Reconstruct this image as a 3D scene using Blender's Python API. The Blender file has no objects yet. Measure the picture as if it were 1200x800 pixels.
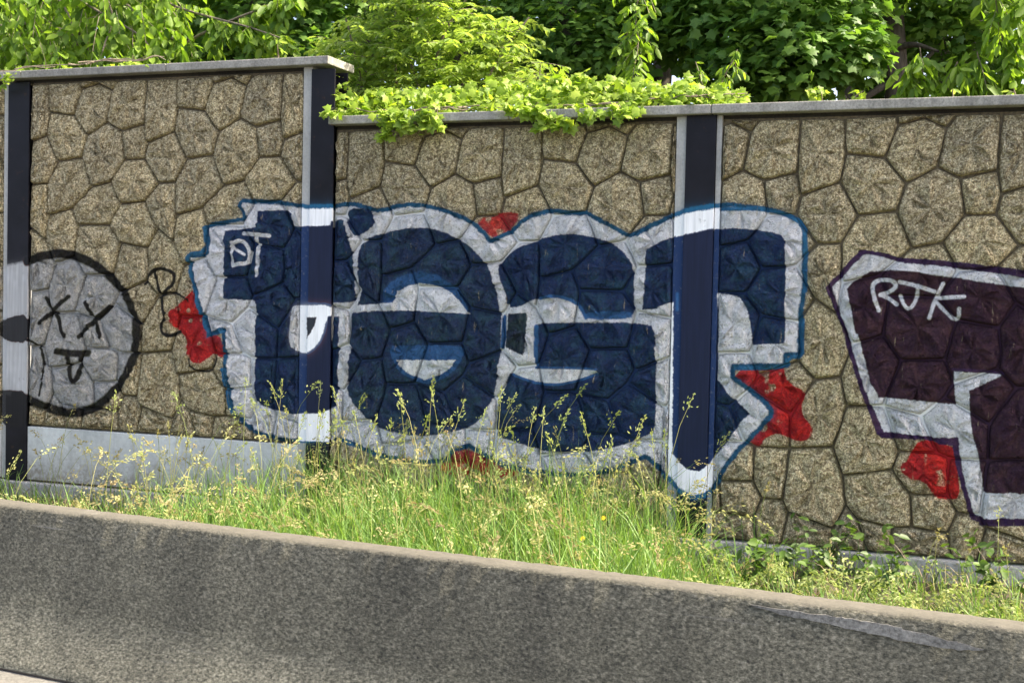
import bpy, bmesh, math, random
import numpy as np
from mathutils import Vector, Matrix, noise as mnoise
sc = bpy.context.scene
COL = sc.collection
R_ = math.radians
# ------------------------------------------------------------ camera
YAW, PITCH, ROLL, PYC, D, FOC = 0.350420577, 0.0349370077, 0.0219060709, 399.485653, 8.98077125, 1500.0
EYE = 1.95
fwd = Vector((-math.sin(YAW) * math.cos(PITCH), math.cos(YAW) * math.cos(PITCH), -math.sin(PITCH)))
right = Vector((math.cos(YAW), math.sin(YAW), 0.0))
up = right.cross(fwd)
cr_, sr_ = math.cos(ROLL), math.sin(ROLL)
cright = right * cr_ + up * sr_
cup = up * cr_ - right * sr_
cam = bpy.data.cameras.new("camera")
cam.sensor_width = 36.0
cam.lens = 36.0 * FOC / 1200.0
cam.clip_start = 0.1
cam.clip_end = 2000.0
co = bpy.data.objects.new("camera", cam)
COL.objects.link(co)
m = Matrix((cright, cup, -fwd)).transposed().to_4x4()
m.translation = Vector((0, 0, EYE))
co.matrix_world = m
sc.camera = co
# ------------------------------------------------------------ world, sun, exposure
SUN_EL, SUN_AZ = R_(50), R_(77)          # azimuth clockwise from +Y: from the right, slightly behind the wall
w = bpy.data.worlds.new("World"); sc.world = w; w.use_nodes = True
nt = w.node_tree; bg = nt.nodes["Background"]
sky = nt.nodes.new("ShaderNodeTexSky"); sky.sky_type = 'NISHITA'; sky.sun_disc = False
sky.sun_elevation = SUN_EL; sky.sun_rotation = SUN_AZ
sky.air_density = 0.7; sky.dust_density = 4.0; sky.ozone_density = 0.6
nt.links.new(sky.outputs[0], bg.inputs[0]); bg.inputs[1].default_value = 0.15
sl = bpy.data.lights.new("sun", 'SUN'); sl.energy = 3.2; sl.angle = R_(0.5); sl.color = (1.0, 0.95, 0.86)
so = bpy.data.objects.new("sun", sl); COL.objects.link(so)
sd = Vector((math.sin(SUN_AZ) * math.cos(SUN_EL), math.cos(SUN_AZ) * math.cos(SUN_EL), math.sin(SUN_EL)))
so.rotation_euler = sd.to_track_quat('Z', 'Y').to_euler(); so.location = (0, 0, 20)
sc.view_settings.view_transform = 'Standard'; sc.view_settings.look = 'None'
sc.view_settings.gamma = 1.0; sc.view_settings.exposure = 2.05
sc.view_settings.use_white_balance = True; sc.view_settings.white_balance_temperature = 7400; sc.view_settings.white_balance_tint = 10
sc.cycles.max_bounces = 8; sc.cycles.transparent_max_bounces = 8
sc.cycles.use_denoising = True

# ------------------------------------------------------------ helpers
rng = np.random.default_rng(7)
def at(px, py, Y=D):
    """where the line of sight through a photo pixel meets the plane at distance Y (parallel to the wall)"""
    u0 = px - 600.0; v0 = py - PYC
    u = u0 * cr_ + v0 * sr_; v = -u0 * sr_ + v0 * cr_
    d = right * (u / FOC) + up * (-v / FOC) + fwd
    k = Y / d.y
    return Vector((d.x * k, Y, EYE + d.z * k))
def tag(o, label=None, cat=None, group=None, kind=None):
    if label: o['label'] = label
    if cat: o['category'] = cat
    if group: o['group'] = group
    if kind: o['kind'] = kind
    return o
def thing(name, label, cat, loc, group=None):
    o = bpy.data.objects.new(name, None); COL.objects.link(o)
    o.location = loc; o.empty_display_size = 0.2
    return tag(o, label, cat, group)
def link(o, parent=None):
    COL.objects.link(o)
    if parent is not None:
        o.parent = parent
        o.matrix_parent_inverse = Matrix.Translation(-Vector(parent.location))
    return o
def from_np(name, V, F, mat, parent=None, rnd=None, smooth=True):
    """V (n,3); F list of arrays (each (m,k)) of polygons"""
    me = bpy.data.meshes.new(name)
    V = np.asarray(V, np.float32)
    me.vertices.add(len(V)); me.vertices.foreach_set("co", V.ravel())
    loops = np.concatenate([np.asarray(f, np.int32).ravel() for f in F])
    sizes = np.concatenate([np.full(len(f), f.shape[1], np.int32) for f in F])
    starts = np.concatenate([[0], np.cumsum(sizes)[:-1]]).astype(np.int32)
    me.loops.add(len(loops)); me.loops.foreach_set("vertex_index", loops)
    me.polygons.add(len(sizes)); me.polygons.foreach_set("loop_start", starts)
    me.polygons.foreach_set("loop_total", sizes)
    me.polygons.foreach_set("use_smooth", np.full(len(sizes), smooth))
    if rnd is not None:
        a = me.attributes.new("rnd", 'FLOAT', 'POINT'); a.data.foreach_set("value", np.asarray(rnd, np.float32))
    me.materials.append(mat); me.update(calc_edges=True)
    return link(bpy.data.objects.new(name, me), parent)
def bm_obj(name, bm, mat, parent=None, smooth=False):
    me = bpy.data.meshes.new(name); bm.normal_update(); bm.to_mesh(me); bm.free()
    me.materials.append(mat)
    if smooth: me.polygons.foreach_set("use_smooth", [True] * len(me.polygons))
    return link(bpy.data.objects.new(name, me), parent)
def box_bm(bm, a, b, bev=0.0, seg=2):
    r = bmesh.ops.create_cube(bm, size=1.0)
    for v in r['verts']:
        v.co = Vector(((a[i] + b[i]) / 2 + v.co[i] * (b[i] - a[i]) for i in range(3)))
    if bev:
        es = list({e for v in r['verts'] for e in v.link_edges})
        bmesh.ops.bevel(bm, geom=es, offset=bev, segments=seg, affect='EDGES', profile=0.6)
    return bm
def box(name, a, b, mat, parent=None, bev=0.0):
    return bm_obj(name, box_bm(bmesh.new(), a, b, bev), mat, parent)
def tube_np(pts, r0, r1, k=6):
    pts = np.asarray(pts, float); n = len(pts)
    t = np.gradient(pts, axis=0); t /= np.linalg.norm(t, axis=1)[:, None] + 1e-9
    ref = np.array([0.3, 0.2, 1.0]) if abs(t[0, 2]) < .8 else np.array([1.0, 0.1, 0.0])
    s = np.cross(t, ref); s /= np.linalg.norm(s, axis=1)[:, None]; b = np.cross(t, s)
    rr = np.linspace(r0, r1, n)[:, None, None]
    a = np.linspace(0, 2 * np.pi, k, endpoint=False)
    V = pts[:, None, :] + rr * (np.cos(a)[None, :, None] * s[:, None, :] + np.sin(a)[None, :, None] * b[:, None, :])
    V = V.reshape(-1, 3); F = []
    for i in range(n - 1):
        for j in range(k):
            F.append((i * k + j, i * k + (j + 1) % k, (i + 1) * k + (j + 1) % k, (i + 1) * k + j))
    return V, np.array(F)
def join_np(parts):
    V = []; F = []; o = 0
    for v, f in parts:
        V.append(v); F.append(f + o); o += len(v)
    return np.concatenate(V), np.concatenate(F)

# ------------------------------------------------------------ node helpers
def newmat(name):
    mt = bpy.data.materials.new(name); mt.use_nodes = True
    n = mt.node_tree; return mt, n, n.nodes["Principled BSDF"], n.nodes["Material Output"]
def N(n, typ, **kw):
    x = n.nodes.new(typ)
    for k, v in kw.items():
        if k.startswith('i_'): x.inputs[k[2:].replace('_', ' ')].default_value = v
        else: setattr(x, k, v)
    return x
def L_(n, a, b): n.links.new(a, b)
def pos(n): return N(n, "ShaderNodeNewGeometry").outputs["Position"]
def noise_(n, vec, scale, detail=4, rough=.55, dist=0.0):
    x = N(n, "ShaderNodeTexNoise", i_Scale=scale, i_Detail=detail, i_Roughness=rough, i_Distortion=dist)
    L_(n, vec, x.inputs["Vector"]); return x.outputs["Fac"]
def ramp(n, fac, stops, interp='LINEAR'):
    x = N(n, "ShaderNodeValToRGB"); x.color_ramp.interpolation = interp
    el = x.color_ramp.elements
    while len(el) < len(stops): el.new(.5)
    for e, (p, c) in zip(el, stops):
        e.position = p; e.color = (c[0], c[1], c[2], 1) if not isinstance(c, (int, float)) else (c, c, c, 1)
    L_(n, fac, x.inputs[0]); return x.outputs[0]
def mix(n, fac, a, b, mode='MIX'):
    x = N(n, "ShaderNodeMix", data_type='RGBA', blend_type=mode)
    for s, v in ((x.inputs[0], fac), (x.inputs[6], a), (x.inputs[7], b)):
        if isinstance(v, (int, float)): s.default_value = v
        elif isinstance(v, tuple): s.default_value = (v[0], v[1], v[2], 1)
        else: L_(n, v, s)
    return x.outputs[2]
def math_(n, op, a, b=None, c=None, clamp=False):
    x = N(n, "ShaderNodeMath", operation=op, use_clamp=clamp)
    for i, v in enumerate((a, b, c)):
        if v is None: continue
        if isinstance(v, (int, float)): x.inputs[i].default_value = v
        else: L_(n, v, x.inputs[i])
    return x.outputs[0]
def bump(n, h, strength, dist, prev=None):
    x = N(n, "ShaderNodeBump", i_Strength=strength, i_Distance=dist)
    L_(n, h, x.inputs["Height"])
    if prev is not None: L_(n, prev, x.inputs["Normal"])
    return x.outputs[0]

# ------------------------------------------------------------ the sprayed lettering, drawn as shapes on the wall plane
S0, Z0, TW, TH, TPM = -8.9, 0.15, 10.4, 2.95, 300
NX, NZ = int(TW * TPM), int(TH * TPM)
RGB = np.zeros((NZ, NX, 3), np.float32); ALP = np.zeros((NZ, NX), np.float32)
def vnoise(step, seed):
    r = np.random.default_rng(seed)
    gy, gx = NZ // step + 3, NX // step + 3
    g = r.random((gy, gx)).astype(np.float32)
    y = np.arange(NZ) / step; x = np.arange(NX) / step
    y0 = y.astype(int); x0 = x.astype(int); fy = (y - y0)[:, None]; fx = (x - x0)[None, :]
    fy = fy * fy * (3 - 2 * fy); fx = fx * fx * (3 - 2 * fx)
    a = g[y0][:, x0]; b = g[y0][:, x0 + 1]; c = g[y0 + 1][:, x0]; e = g[y0 + 1][:, x0 + 1]
    return ((a * (1 - fx) + b * fx) * (1 - fy) + (c * (1 - fx) + e * fx) * fy).astype(np.float32)
EDGE = (vnoise(5, 1) - .5) * 1.6 + (vnoise(14, 2) - .5) * 2.2 + (vnoise(2, 9) - .5) * 1.6
BLOT = vnoise(40, 3) * .6 + vnoise(14, 4) * .4
def tex_pts(pts):
    o = []
    for x, y in pts:
        q = at(x, y, D); o.append(((q.x - S0) * TPM, (q.z - Z0) * TPM))
    return np.array(o, np.float32)
def smooth_poly(P, it=1):
    for _ in range(it):
        Q = np.roll(P, -1, axis=0)
        P = np.stack([P * .75 + Q * .25, P * .25 + Q * .75], axis=1).reshape(-1, 2)
    return P
def field(P, closed=True, pad=14):
    x0 = max(int(P[:, 0].min()) - pad, 0); x1 = min(int(P[:, 0].max()) + pad, NX)
    y0 = max(int(P[:, 1].min()) - pad, 0); y1 = min(int(P[:, 1].max()) + pad, NZ)
    X, Y = np.meshgrid(np.arange(x0, x1, dtype=np.float32) + .5, np.arange(y0, y1, dtype=np.float32) + .5)
    d2 = np.full(X.shape, 1e9, np.float32); ins = np.zeros(X.shape, bool)
    n = len(P)
    for i in range(n if closed else n - 1):
        a = P[i]; b = P[(i + 1) % n]; e = b - a
        t = np.clip(((X - a[0]) * e[0] + (Y - a[1]) * e[1]) / (e @ e + 1e-6), 0, 1)
        d2 = np.minimum(d2, (X - a[0] - t * e[0]) ** 2 + (Y - a[1] - t * e[1]) ** 2)
        if closed and a[1] != b[1]:
            c = ((a[1] > Y) != (b[1] > Y)) & (X < (b[0] - a[0]) * (Y - a[1]) / (b[1] - a[1]) + a[0])
            ins ^= c
    d = np.sqrt(d2)
    return (slice(y0, y1), slice(x0, x1)), np.where(ins, -d, d) if closed else d
def comp(sl, cov, col):
    cov = np.clip(cov, 0, 1); a0 = ALP[sl]; a1 = cov + a0 * (1 - cov)
    w_ = np.where(a1 > 1e-4, cov / np.maximum(a1, 1e-4), 0)[..., None]
    RGB[sl] = RGB[sl] * (1 - w_) + np.array(col, np.float32) * w_; ALP[sl] = a1
def fill(pts, col, alpha=1.0, soft=2.0, rnd=1, rough=1.0):
    P = tex_pts(pts)
    if rnd: P = smooth_poly(P, rnd)
    sl, d = field(P, pad=30)
    gap = np.clip((BLOT[sl] + EDGE[sl] * .03 - .24) * 9, .25, 1) if col is RED else 1.0     # thin spots in the coverage
    if rnd: comp(sl, np.where(d > -2, .22 * np.exp(-np.maximum(d, 0) / 5), 0) * (.3 + BLOT[sl]), col)   # overspray
    comp(sl, alpha * gap * np.clip(.5 - (d + EDGE[sl] * rough) / soft, 0, 1), col)
def line(pts, wpx, col, alpha=1.0, soft=2.0, closed=False, rough=.4, sm=1):
    P = tex_pts(pts)
    for _ in range(sm):
        if closed: P = smooth_poly(P, 1)
        elif len(P) > 2:
            Q = [P[0]]
            for i in range(len(P) - 1): Q += [P[i] * .75 + P[i + 1] * .25, P[i] * .25 + P[i + 1] * .75]
            P = np.array(Q + [P[-1]])
    wt = wpx / 155 * TPM / 2
    if closed:
        sl, d = field(P); d = np.abs(d)
    else:
        sl, d = field(P, False)
    comp(sl, alpha * (.5 - (d - wt + EDGE[sl] * rough) / soft), col)
WHITE = (.90, .91, .93); TEAL = (.010, .11, .22); NAVY = (.008, .033, .112); RED = (.46, .014, .022)
BLUE = (.03, .14, .34); BLACK = (.012, .012, .015); PURP = (.040, .014, .038); PLINE = (.05, .02, .085); GREY = (.50, .51, .52)
# red blots
fill([(228,336),(233,356),(238,370),(243,392),(258,392),(262,400),(264,418),(254,416),(250,414),(240,424),(232,425),(225,420),(221,412),(219,395),(214,388),(205,382),(199,374),(200,364),(208,358),(220,350)], RED)
fill([(584,249),(606,248),(609,256),(602,266),(590,275),(580,279),(572,274),(558,258),(566,255),(582,253)], RED, .93)
fill([(856,430),(918,426),(920,442),(928,450),(942,457),(944,464),(940,472),(940,484),(952,498),(952,508),(944,516),(930,515),(916,508),(908,508),(896,512),(892,522),(882,521),(866,500),(880,470)], RED)
fill([(1078,514),(1100,516),(1116,522),(1122,530),(1123,560),(1125,582),(1112,585),(1096,582),(1091,574),(1084,563),(1068,561),(1058,554),(1055,544),(1064,538),(1068,528)], RED)
fill([(532,524),(556,528),(580,540),(610,550),(608,555),(596,558),(576,556),(540,562),(528,554),(514,548)], RED, .95)
# silhouette of the big piece: teal rim, white inside
SIL = [(284,232),(300,233),(325,234),(345,237),(358,239),(375,239),(392,239),(405,236),(420,237),(444,244),(460,240),(480,237),(500,238),(524,244),(548,254),(560,262),(572,273),(577,279),(584,276),(598,268),(620,251),(644,244),(670,246),(688,246),(710,258),(728,267),(738,273),(746,271),(760,263),(780,253),(800,245),(834,238),(860,237),(880,240),(900,242),(920,247),(938,256),(946,268),(946,330),(941,374),(940,400),(941,417),(924,418),(923,430),(862,431),(862,440),(880,454),(900,470),(908,480),(906,488),(892,504),(870,526),(854,546),(838,574),(828,582),(812,584),(796,576),(786,566),(770,549),(757,536),(748,540),(720,552),(692,558),(660,558),(620,554),(590,546),(568,534),(550,524),(535,528),(526,540),(500,543),(474,540),(446,536),(420,524),(404,517),(380,516),(360,518),(344,518),(320,514),(296,506),(280,492),(272,480),(268,460),(264,436),(262,400),(260,388),(243,395),(240,380),(236,366),(234,358),(226,330),(221,308),(222,297),(240,296),(243,294),(243,280),(240,264),(250,260),(270,257),(285,254),(280,240)]
P = tex_pts(SIL); sl, d = field(P, pad=40)
comp(sl, np.where(d > -3, .30 * np.exp(-np.maximum(d, 0) / 7), 0) * (.3 + BLOT[sl]), TEAL)
comp(sl, .95 * (.5 - (d + EDGE[sl]) / 2.5), TEAL)
comp(sl, (.5 - (d + 10.5 + EDGE[sl] * 1.3) / 3.0), WHITE)
for q in ([(240,266),(243,294),(222,298),(222,310),(234,358),(243,392),(262,388)], [(262,432),(268,470),(274,484)], [(941,374),(940,400),(941,417),(924,418),(923,430),(862,431)], [(846,245),(900,244),(936,256),(945,272),(944,340)]):
    line(q, 4.5, (.02, .17, .34), .85)
# dark letter fills
TFOOT = [(303,247),(338,246),(343,250),(345,264),(350,265),(392,264),(392,372),(390,478),(378,484),(344,484),(320,479),(302,472),(299,460),(299,420),(300,370),(301,356),(298,351),(264,350),(264,270),(288,268),(303,266)]
fill(TFOOT, NAVY, rnd=0)
fill([(340,359),(352,357),(392,357),(390,370),(384,374),(380,392),(372,405),(362,413),(352,412),(341,404)], WHITE)
fill([(360,371),(373,371),(371,380),(366,390),(360,397)], (.03, .035, .045), rnd=0)
fill([(352,484),(392,484),(392,516),(352,516)], WHITE, rnd=0)
fill([(386,260),(402,256),(404,264),(412,284),(414,300),(416,330),(418,350),(408,355),(386,354)], NAVY)
fill([(386,370),(398,370),(398,400),(397,426),(397,454),(397,474),(390,478),(384,480)], NAVY, rnd=0)
fill([(410,244),(434,244),(438,250),(441,264),(428,272),(418,278),(410,270),(406,258)], NAVY)
fill([(421,290),(430,279),(446,274),(470,268),(500,266),(520,271),(540,280),(556,292),(568,305),(575,316),(580,332),(584,350),(587,366),(587,406),(585,424),(583,446),(579,464),(571,480),(560,494),(544,502),(520,507),(500,510),(476,508),(456,504),(440,498),(430,488),(416,472),(406,456),(409,440),(411,400),(412,362),(422,356),(423,336),(420,310)], (.012, .036, .104))
fill([(450,356),(450,342),(458,331),(470,323),(492,317),(514,322),(532,334),(544,350),(550,364),(540,368)], BLUE, .8, soft=5)
fill([(409,358),(463,354),(465,346),(468,341),(480,334),(492,331),(508,333),(524,339),(538,351),(549,367),(480,363),(440,364),(410,366)], (.9, .92, .94), rnd=0)
fill([(456,408),(464,404),(538,404),(544,410),(541,424),(528,439),(508,449),(492,447),(476,439),(464,426)], BLUE, .85)
fill([(466,421),(535,421),(528,431),(516,439),(500,444),(484,439),(472,430)], (.88, .92, .92), rnd=0)
line([(591,371),(590,406)], 6, BLUE, .9)
fill([(596,368),(618,366),(615,410),(614,416),(600,410),(593,406)], (.018, .034, .07), rnd=0)
fill([(582,314),(592,302),(606,290),(626,283),(636,278),(660,274),(680,274),(700,278),(720,286),(736,300),(743,314),(744,330),(744,362),(740,371),(720,373),(688,372),(685,368),(678,356),(666,350),(650,347),(638,348),(616,354),(612,358),(595,360),(592,340)], NAVY)
fill([(685,367),(704,364),(742,365),(740,373),(688,374)], BLUE, .9)
line([(634,349),(650,346),(666,349),(679,357),(688,372)], 4, BLUE, .8)
fill([(627,380),(640,377),(756,378),(768,382),(769,410),(769,506),(760,508),(744,516),(720,523),(692,528),(660,529),(630,526),(610,518),(581,510),(582,500),(584,480),(588,460),(594,446),(598,434),(627,430)], NAVY)
line([(629,382),(628,430)], 5, BLUE, .85)
fill([(596,410),(614,416),(627,418),(628,431),(700,432),(702,436),(680,444),(656,449),(634,448),(616,443),(600,438),(591,428)], (.9, .92, .94), rnd=0)
line([(628,430),(665,430),(700,432)], 2.6, BLUE, .9); line([(600,438),(616,444),(634,449),(656,450),(680,445),(701,437)], 3, BLUE, .9)
fill([(758,292),(772,284),(792,276),(792,353),(780,356),(770,361),(754,362),(756,330)], NAVY, rnd=0)
fill([(790,278),(800,275),(834,268),(860,267),(880,268),(900,271),(916,275),(921,282),(921,310),(920,370),(920,402),(882,403),(881,392),(878,370),(873,357),(866,348),(854,344),(841,343),(841,444),(856,462),(879,484),(868,494),(858,510),(840,532),(832,542),(821,551),(810,550),(798,542),(788,530)], NAVY, rnd=0)
0 and fill([(796,330),(812,322),(832,322),(830,372),(820,386),(812,376),(800,392)], (.016, .008, .05), .7, soft=14)
line([(794,344),(794,362)], 4, BLUE, .6, soft=4)
0 and fill([(806,508),(816,504),(822,518),(820,542),(808,540)], (.16, .13, .12), .7, soft=9)
# small white tags: the initials in the corner of the first letter
line([(273,288),(274,284),(284,281),(291,288),(294,298),(292,308),(280,309),(273,311),(274,296),(273,284)], 4.8, WHITE, rough=.2)
line([(275,290),(288,298)], 3.4, WHITE, rough=.2); line([(286,273),(318,276)], 4.8, WHITE, rough=.2); line([(303,276),(303,300),(302,322)], 4.8, WHITE, rough=.2)
# round face on the left
FACE = [(34,306),(50,300),(70,296),(88,299),(108,306),(124,318),(138,332),(149,346),(157,362),(161,380),(161,400),(157,420),(146,444),(132,462),(112,478),(88,484),(64,480),(40,468),(20,462),(2,460),(2,312)]
fill(FACE, GREY, .78, soft=8)
P = tex_pts(FACE); sl, d = field(P); comp(sl, np.where(d < 0, (BLOT[sl] - .35) * 1.2, 0), (.5, .51, .53))
line(FACE[:-2], 12.5, BLACK, .97, soft=5)
fill([(0,375),(12,372),(36,366),(36,402),(10,399),(0,392)], BLACK, .97)
fill([(0,456),(10,456),(36,458),(36,500),(0,500)], BLACK, .95)
for q in ([(48,378),(66,362),(83,347)], [(55,349),(66,366),(77,393)], [(93,394),(110,376),(129,359)], [(103,354),(112,374),(118,394)]): line(q, 6.5, BLACK, .9, soft=3)
line([(70,411),(90,414),(105,413)], 10, BLACK, .85, soft=4); line([(82,416),(82,436),(84,446),(90,446),(94,436),(96,418)], 8, BLACK, .85, soft=4)
line([(33,397),(43,400),(51,412),(54,430),(49,462)], 4, BLACK, .85)
# thin black handstyle beside the face
line([(170,332),(177,320),(184,314),(198,315),(206,321),(204,332),(195,341),(188,348)], 4.6, BLACK, .8)
line([(182,318),(186,332),(190,345),(190,358),(195,374),(190,381),(192,389),(200,394),(212,388)], 4.8, BLACK, .8)
line([(195,342),(210,343),(224,352)], 3, BLACK, .75)
line([(223,420),(226,430),(236,435),(248,434),(254,426),(254,416)], 3, BLACK, .8)
# purple piece on the right
fill([(968,336),(1008,292),(1020,293),(1060,302),(1100,304),(1140,308),(1200,316),(1265,326),(1265,614),(1200,612),(1150,612),(1137,608),(1124,560),(1116,522),(1100,519),(1084,514),(1034,512),(1028,508),(1014,472),(1000,432),(988,390),(980,366)], PLINE, rnd=0)
fill([(976,336),(1012,298),(1026,299),(1060,308),(1100,311),(1140,316),(1200,325),(1265,334),(1265,607),(1200,606),(1152,606),(1142,603),(1130,560),(1122,512),(1100,512),(1050,506),(1036,505),(1020,470),(1006,432),(994,390),(985,366)], WHITE, rnd=0)
fill([(993,338),(1000,330),(1020,318),(1044,316),(1072,318),(1112,324),(1140,328),(1200,337),(1265,347),(1265,583),(1200,577),(1152,576),(1148,540),(1140,508),(1137,488),(1136,457),(1160,446),(1176,438),(1118,434),(1118,446),(1120,473),(1100,472),(1060,467),(1030,465),(1020,446),(1012,416),(1006,392),(1003,390)], PURP, rnd=0)
line([(1116,432),(1150,434),(1176,437)], 3, PLINE, .9); line([(1150,613),(1200,612),(1265,616)], 4.5, PLINE, .9)
line([(1030,363),(1024,346),(1022,334),(1028,328),(1038,327),(1047,329),(1051,335),(1044,341),(1032,345)], 4.2, WHITE)
line([(1034,345),(1044,351),(1051,356)], 4.2, WHITE)
line([(1055,330),(1070,333),(1095,341)], 4.2, WHITE); line([(1076,334),(1075,345),(1072,354),(1066,362),(1060,358),(1055,346)], 3.8, WHITE)
line([(1105,332),(1100,343),(1094,356),(1089,372)], 4, WHITE); line([(1098,349),(1112,348),(1130,347)], 4, WHITE); line([(1098,354),(1109,366),(1118,374),(1124,372),(1124,361)], 3.6, WHITE)
RGBA = np.dstack([RGB, ALP]).astype(np.float32)
paint_img = bpy.data.images.new("spray_paint", NX, NZ, alpha=True, float_buffer=True, is_data=True)
paint_img.alpha_mode = 'CHANNEL_PACKED'
paint_img.pixels.foreach_set(RGBA.ravel()); paint_img.update(); paint_img.pack()
def paint_nodes(n, P):
    sep = N(n, "ShaderNodeSeparateXYZ"); L_(n, P, sep.inputs[0])
    u = math_(n, 'DIVIDE', math_(n, 'SUBTRACT', sep.outputs[0], S0), NX / TPM)
    v = math_(n, 'DIVIDE', math_(n, 'SUBTRACT', sep.outputs[2], Z0), NZ / TPM)
    c = N(n, "ShaderNodeCombineXYZ"); L_(n, u, c.inputs[0]); L_(n, v, c.inputs[1])
    t = N(n, "ShaderNodeTexImage", image=paint_img, extension='CLIP', interpolation='Linear'); L_(n, c.outputs[0], t.inputs[0])
    return t.outputs[0], t.outputs[1]

# ------------------------------------------------------------ materials
def mat_stone():
    mt, n, b, o = newmat("rough_stone_paint"); P = pos(n)
    g = noise_(n, P, 88, 2, .8); g2 = noise_(n, P, 38, 3, .6); big = noise_(n, P, 5, 4, .6)
    vor = N(n, "ShaderNodeTexVoronoi", i_Scale=75.0); L_(n, P, vor.inputs["Vector"])
    agg = ramp(n, g, [(.33, (.07, .055, .03)), (.43, (.27, .225, .135)), (.52, (.50, .44, .29)), (.62, (.95, .91, .72))])
    agg = mix(n, .35, agg, ramp(n, vor.outputs["Color"], [(0, (.20, .16, .09)), (.5, (.50, .43, .28)), (1, (.88, .82, .64))]))
    agg = mix(n, math_(n, 'MULTIPLY', ramp(n, g2, [(.38, 1.0), (.50, 0.0)]), .72), agg, (.12, .09, .05))
    oi = N(n, "ShaderNodeObjectInfo").outputs["Random"]
    agg = mix(n, 1.0, agg, ramp(n, oi, [(0, (.86, .86, .88)), (1, (1.08, 1.06, 1.02))]), 'MULTIPLY')
    tint = mix(n, 1.0, agg, ramp(n, big, [(.3, (1.22, 1.16, 1.06)), (.7, (1.58, 1.50, 1.34))]), 'MULTIPLY')
    pc, pa = paint_nodes(n, P)
    hue = noise_(n, P, 11, 4, .65)
    strk = N(n, "ShaderNodeMapping"); strk.inputs["Scale"].default_value = (34, 5, 5); L_(n, P, strk.inputs[0])
    st = noise_(n, strk.outputs[0], 1.0, 4, .6)
    sepc = N(n, "ShaderNodeSeparateColor"); L_(n, pc, sepc.inputs[0])
    dark = math_(n, 'LESS_THAN', sepc.outputs[2], .14)
    pc2 = mix(n, math_(n, 'MULTIPLY', ramp(n, hue, [(.44, 0.0), (.64, .8)]), dark), pc, mix(n, 1.0, pc, (1.9, 2.1, 1.1), 'MULTIPLY'))
    wear = math_(n, 'MULTIPLY', ramp(n, g, [(.30, .80), (.42, .98)]), ramp(n, st, [(.27, .55), (.35, 1.0)]))
    fac = math_(n, 'MULTIPLY', pa, wear, clamp=True)
    colr = mix(n, fac, tint, mix(n, .55, pc2, mix(n, 1.0, pc2, ramp(n, g, [(.32, (.10, .10, .11)), (.40, (1.0, 1.0, 1.0)), (.65, (1.18, 1.18, 1.18))]), 'MULTIPLY')))
    L_(n, colr, b.inputs["Base Color"]); b.inputs["Roughness"].default_value = .9; b.inputs["Specular IOR Level"].default_value = .2
    nb = bump(n, noise_(n, P, 10, 7, .6, 1.4), 1.0, .15)
    nb = bump(n, noise_(n, P, 26, 5, .7, .4), 1.0, .042, nb)
    nb = bump(n, g, 1.0, .008, nb)
    L_(n, nb, b.inputs["Normal"]); return mt
def mat_conc(name, base, var=.25, speck=0.35, paint=False, scale=60, bstr=.4, streak=0.0, mud=0.0):
    mt, n, b, o = newmat(name); P = pos(n)
    f = noise_(n, P, scale, 4, .7); l = noise_(n, P, 2.3, 5, .6)
    d = tuple(c * (1 - speck) for c in base); h = tuple(min(c * (1 + speck), .9) for c in base)
    c1 = ramp(n, f, [(.33, d), (.5, base), (.68, h)])
    c1 = mix(n, 1.0, c1, ramp(n, l, [(.28, 1 - var), (.72, 1 + var * .5)]), 'MULTIPLY')
    if streak:
        mp = N(n, "ShaderNodeMapping"); mp.inputs["Scale"].default_value = (7, 7, .7); L_(n, P, mp.inputs[0])
        c1 = mix(n, streak, c1, mix(n, 1.0, c1, ramp(n, noise_(n, mp.outputs[0], 1.0, 4, .65), [(.35, .45), (.6, 1.1)]), 'MULTIPLY'))
    if mud:      # soil splashed up from the verge
        sp = N(n, "ShaderNodeSeparateXYZ"); L_(n, P, sp.inputs[0])
        hh = math_(n, 'ADD', sp.outputs[2], math_(n, 'MULTIPLY', noise_(n, P, 6, 5, .7), -.55))
        c1 = mix(n, math_(n, 'MULTIPLY', ramp(n, hh, [(.0, mud), (.30, 0.0)]), ramp(n, noise_(n, P, 35, 4, .7), [(.35, .3), (.6, 1.0)])), c1, (.16, .13, .085))
    if paint:
        pc, pa = paint_nodes(n, P); c1 = mix(n, math_(n, 'MULTIPLY', pa, ramp(n, f, [(.3, .75), (.42, 1.0)])), c1, pc)
    L_(n, c1, b.inputs["Base Color"]); b.inputs["Roughness"].default_value = .9
    nb = bump(n, f, bstr, .006); nb = bump(n, noise_(n, P, 9, 5, .6), .25, .02, nb)
    L_(n, nb, b.inputs["Normal"]); return mt
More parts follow.
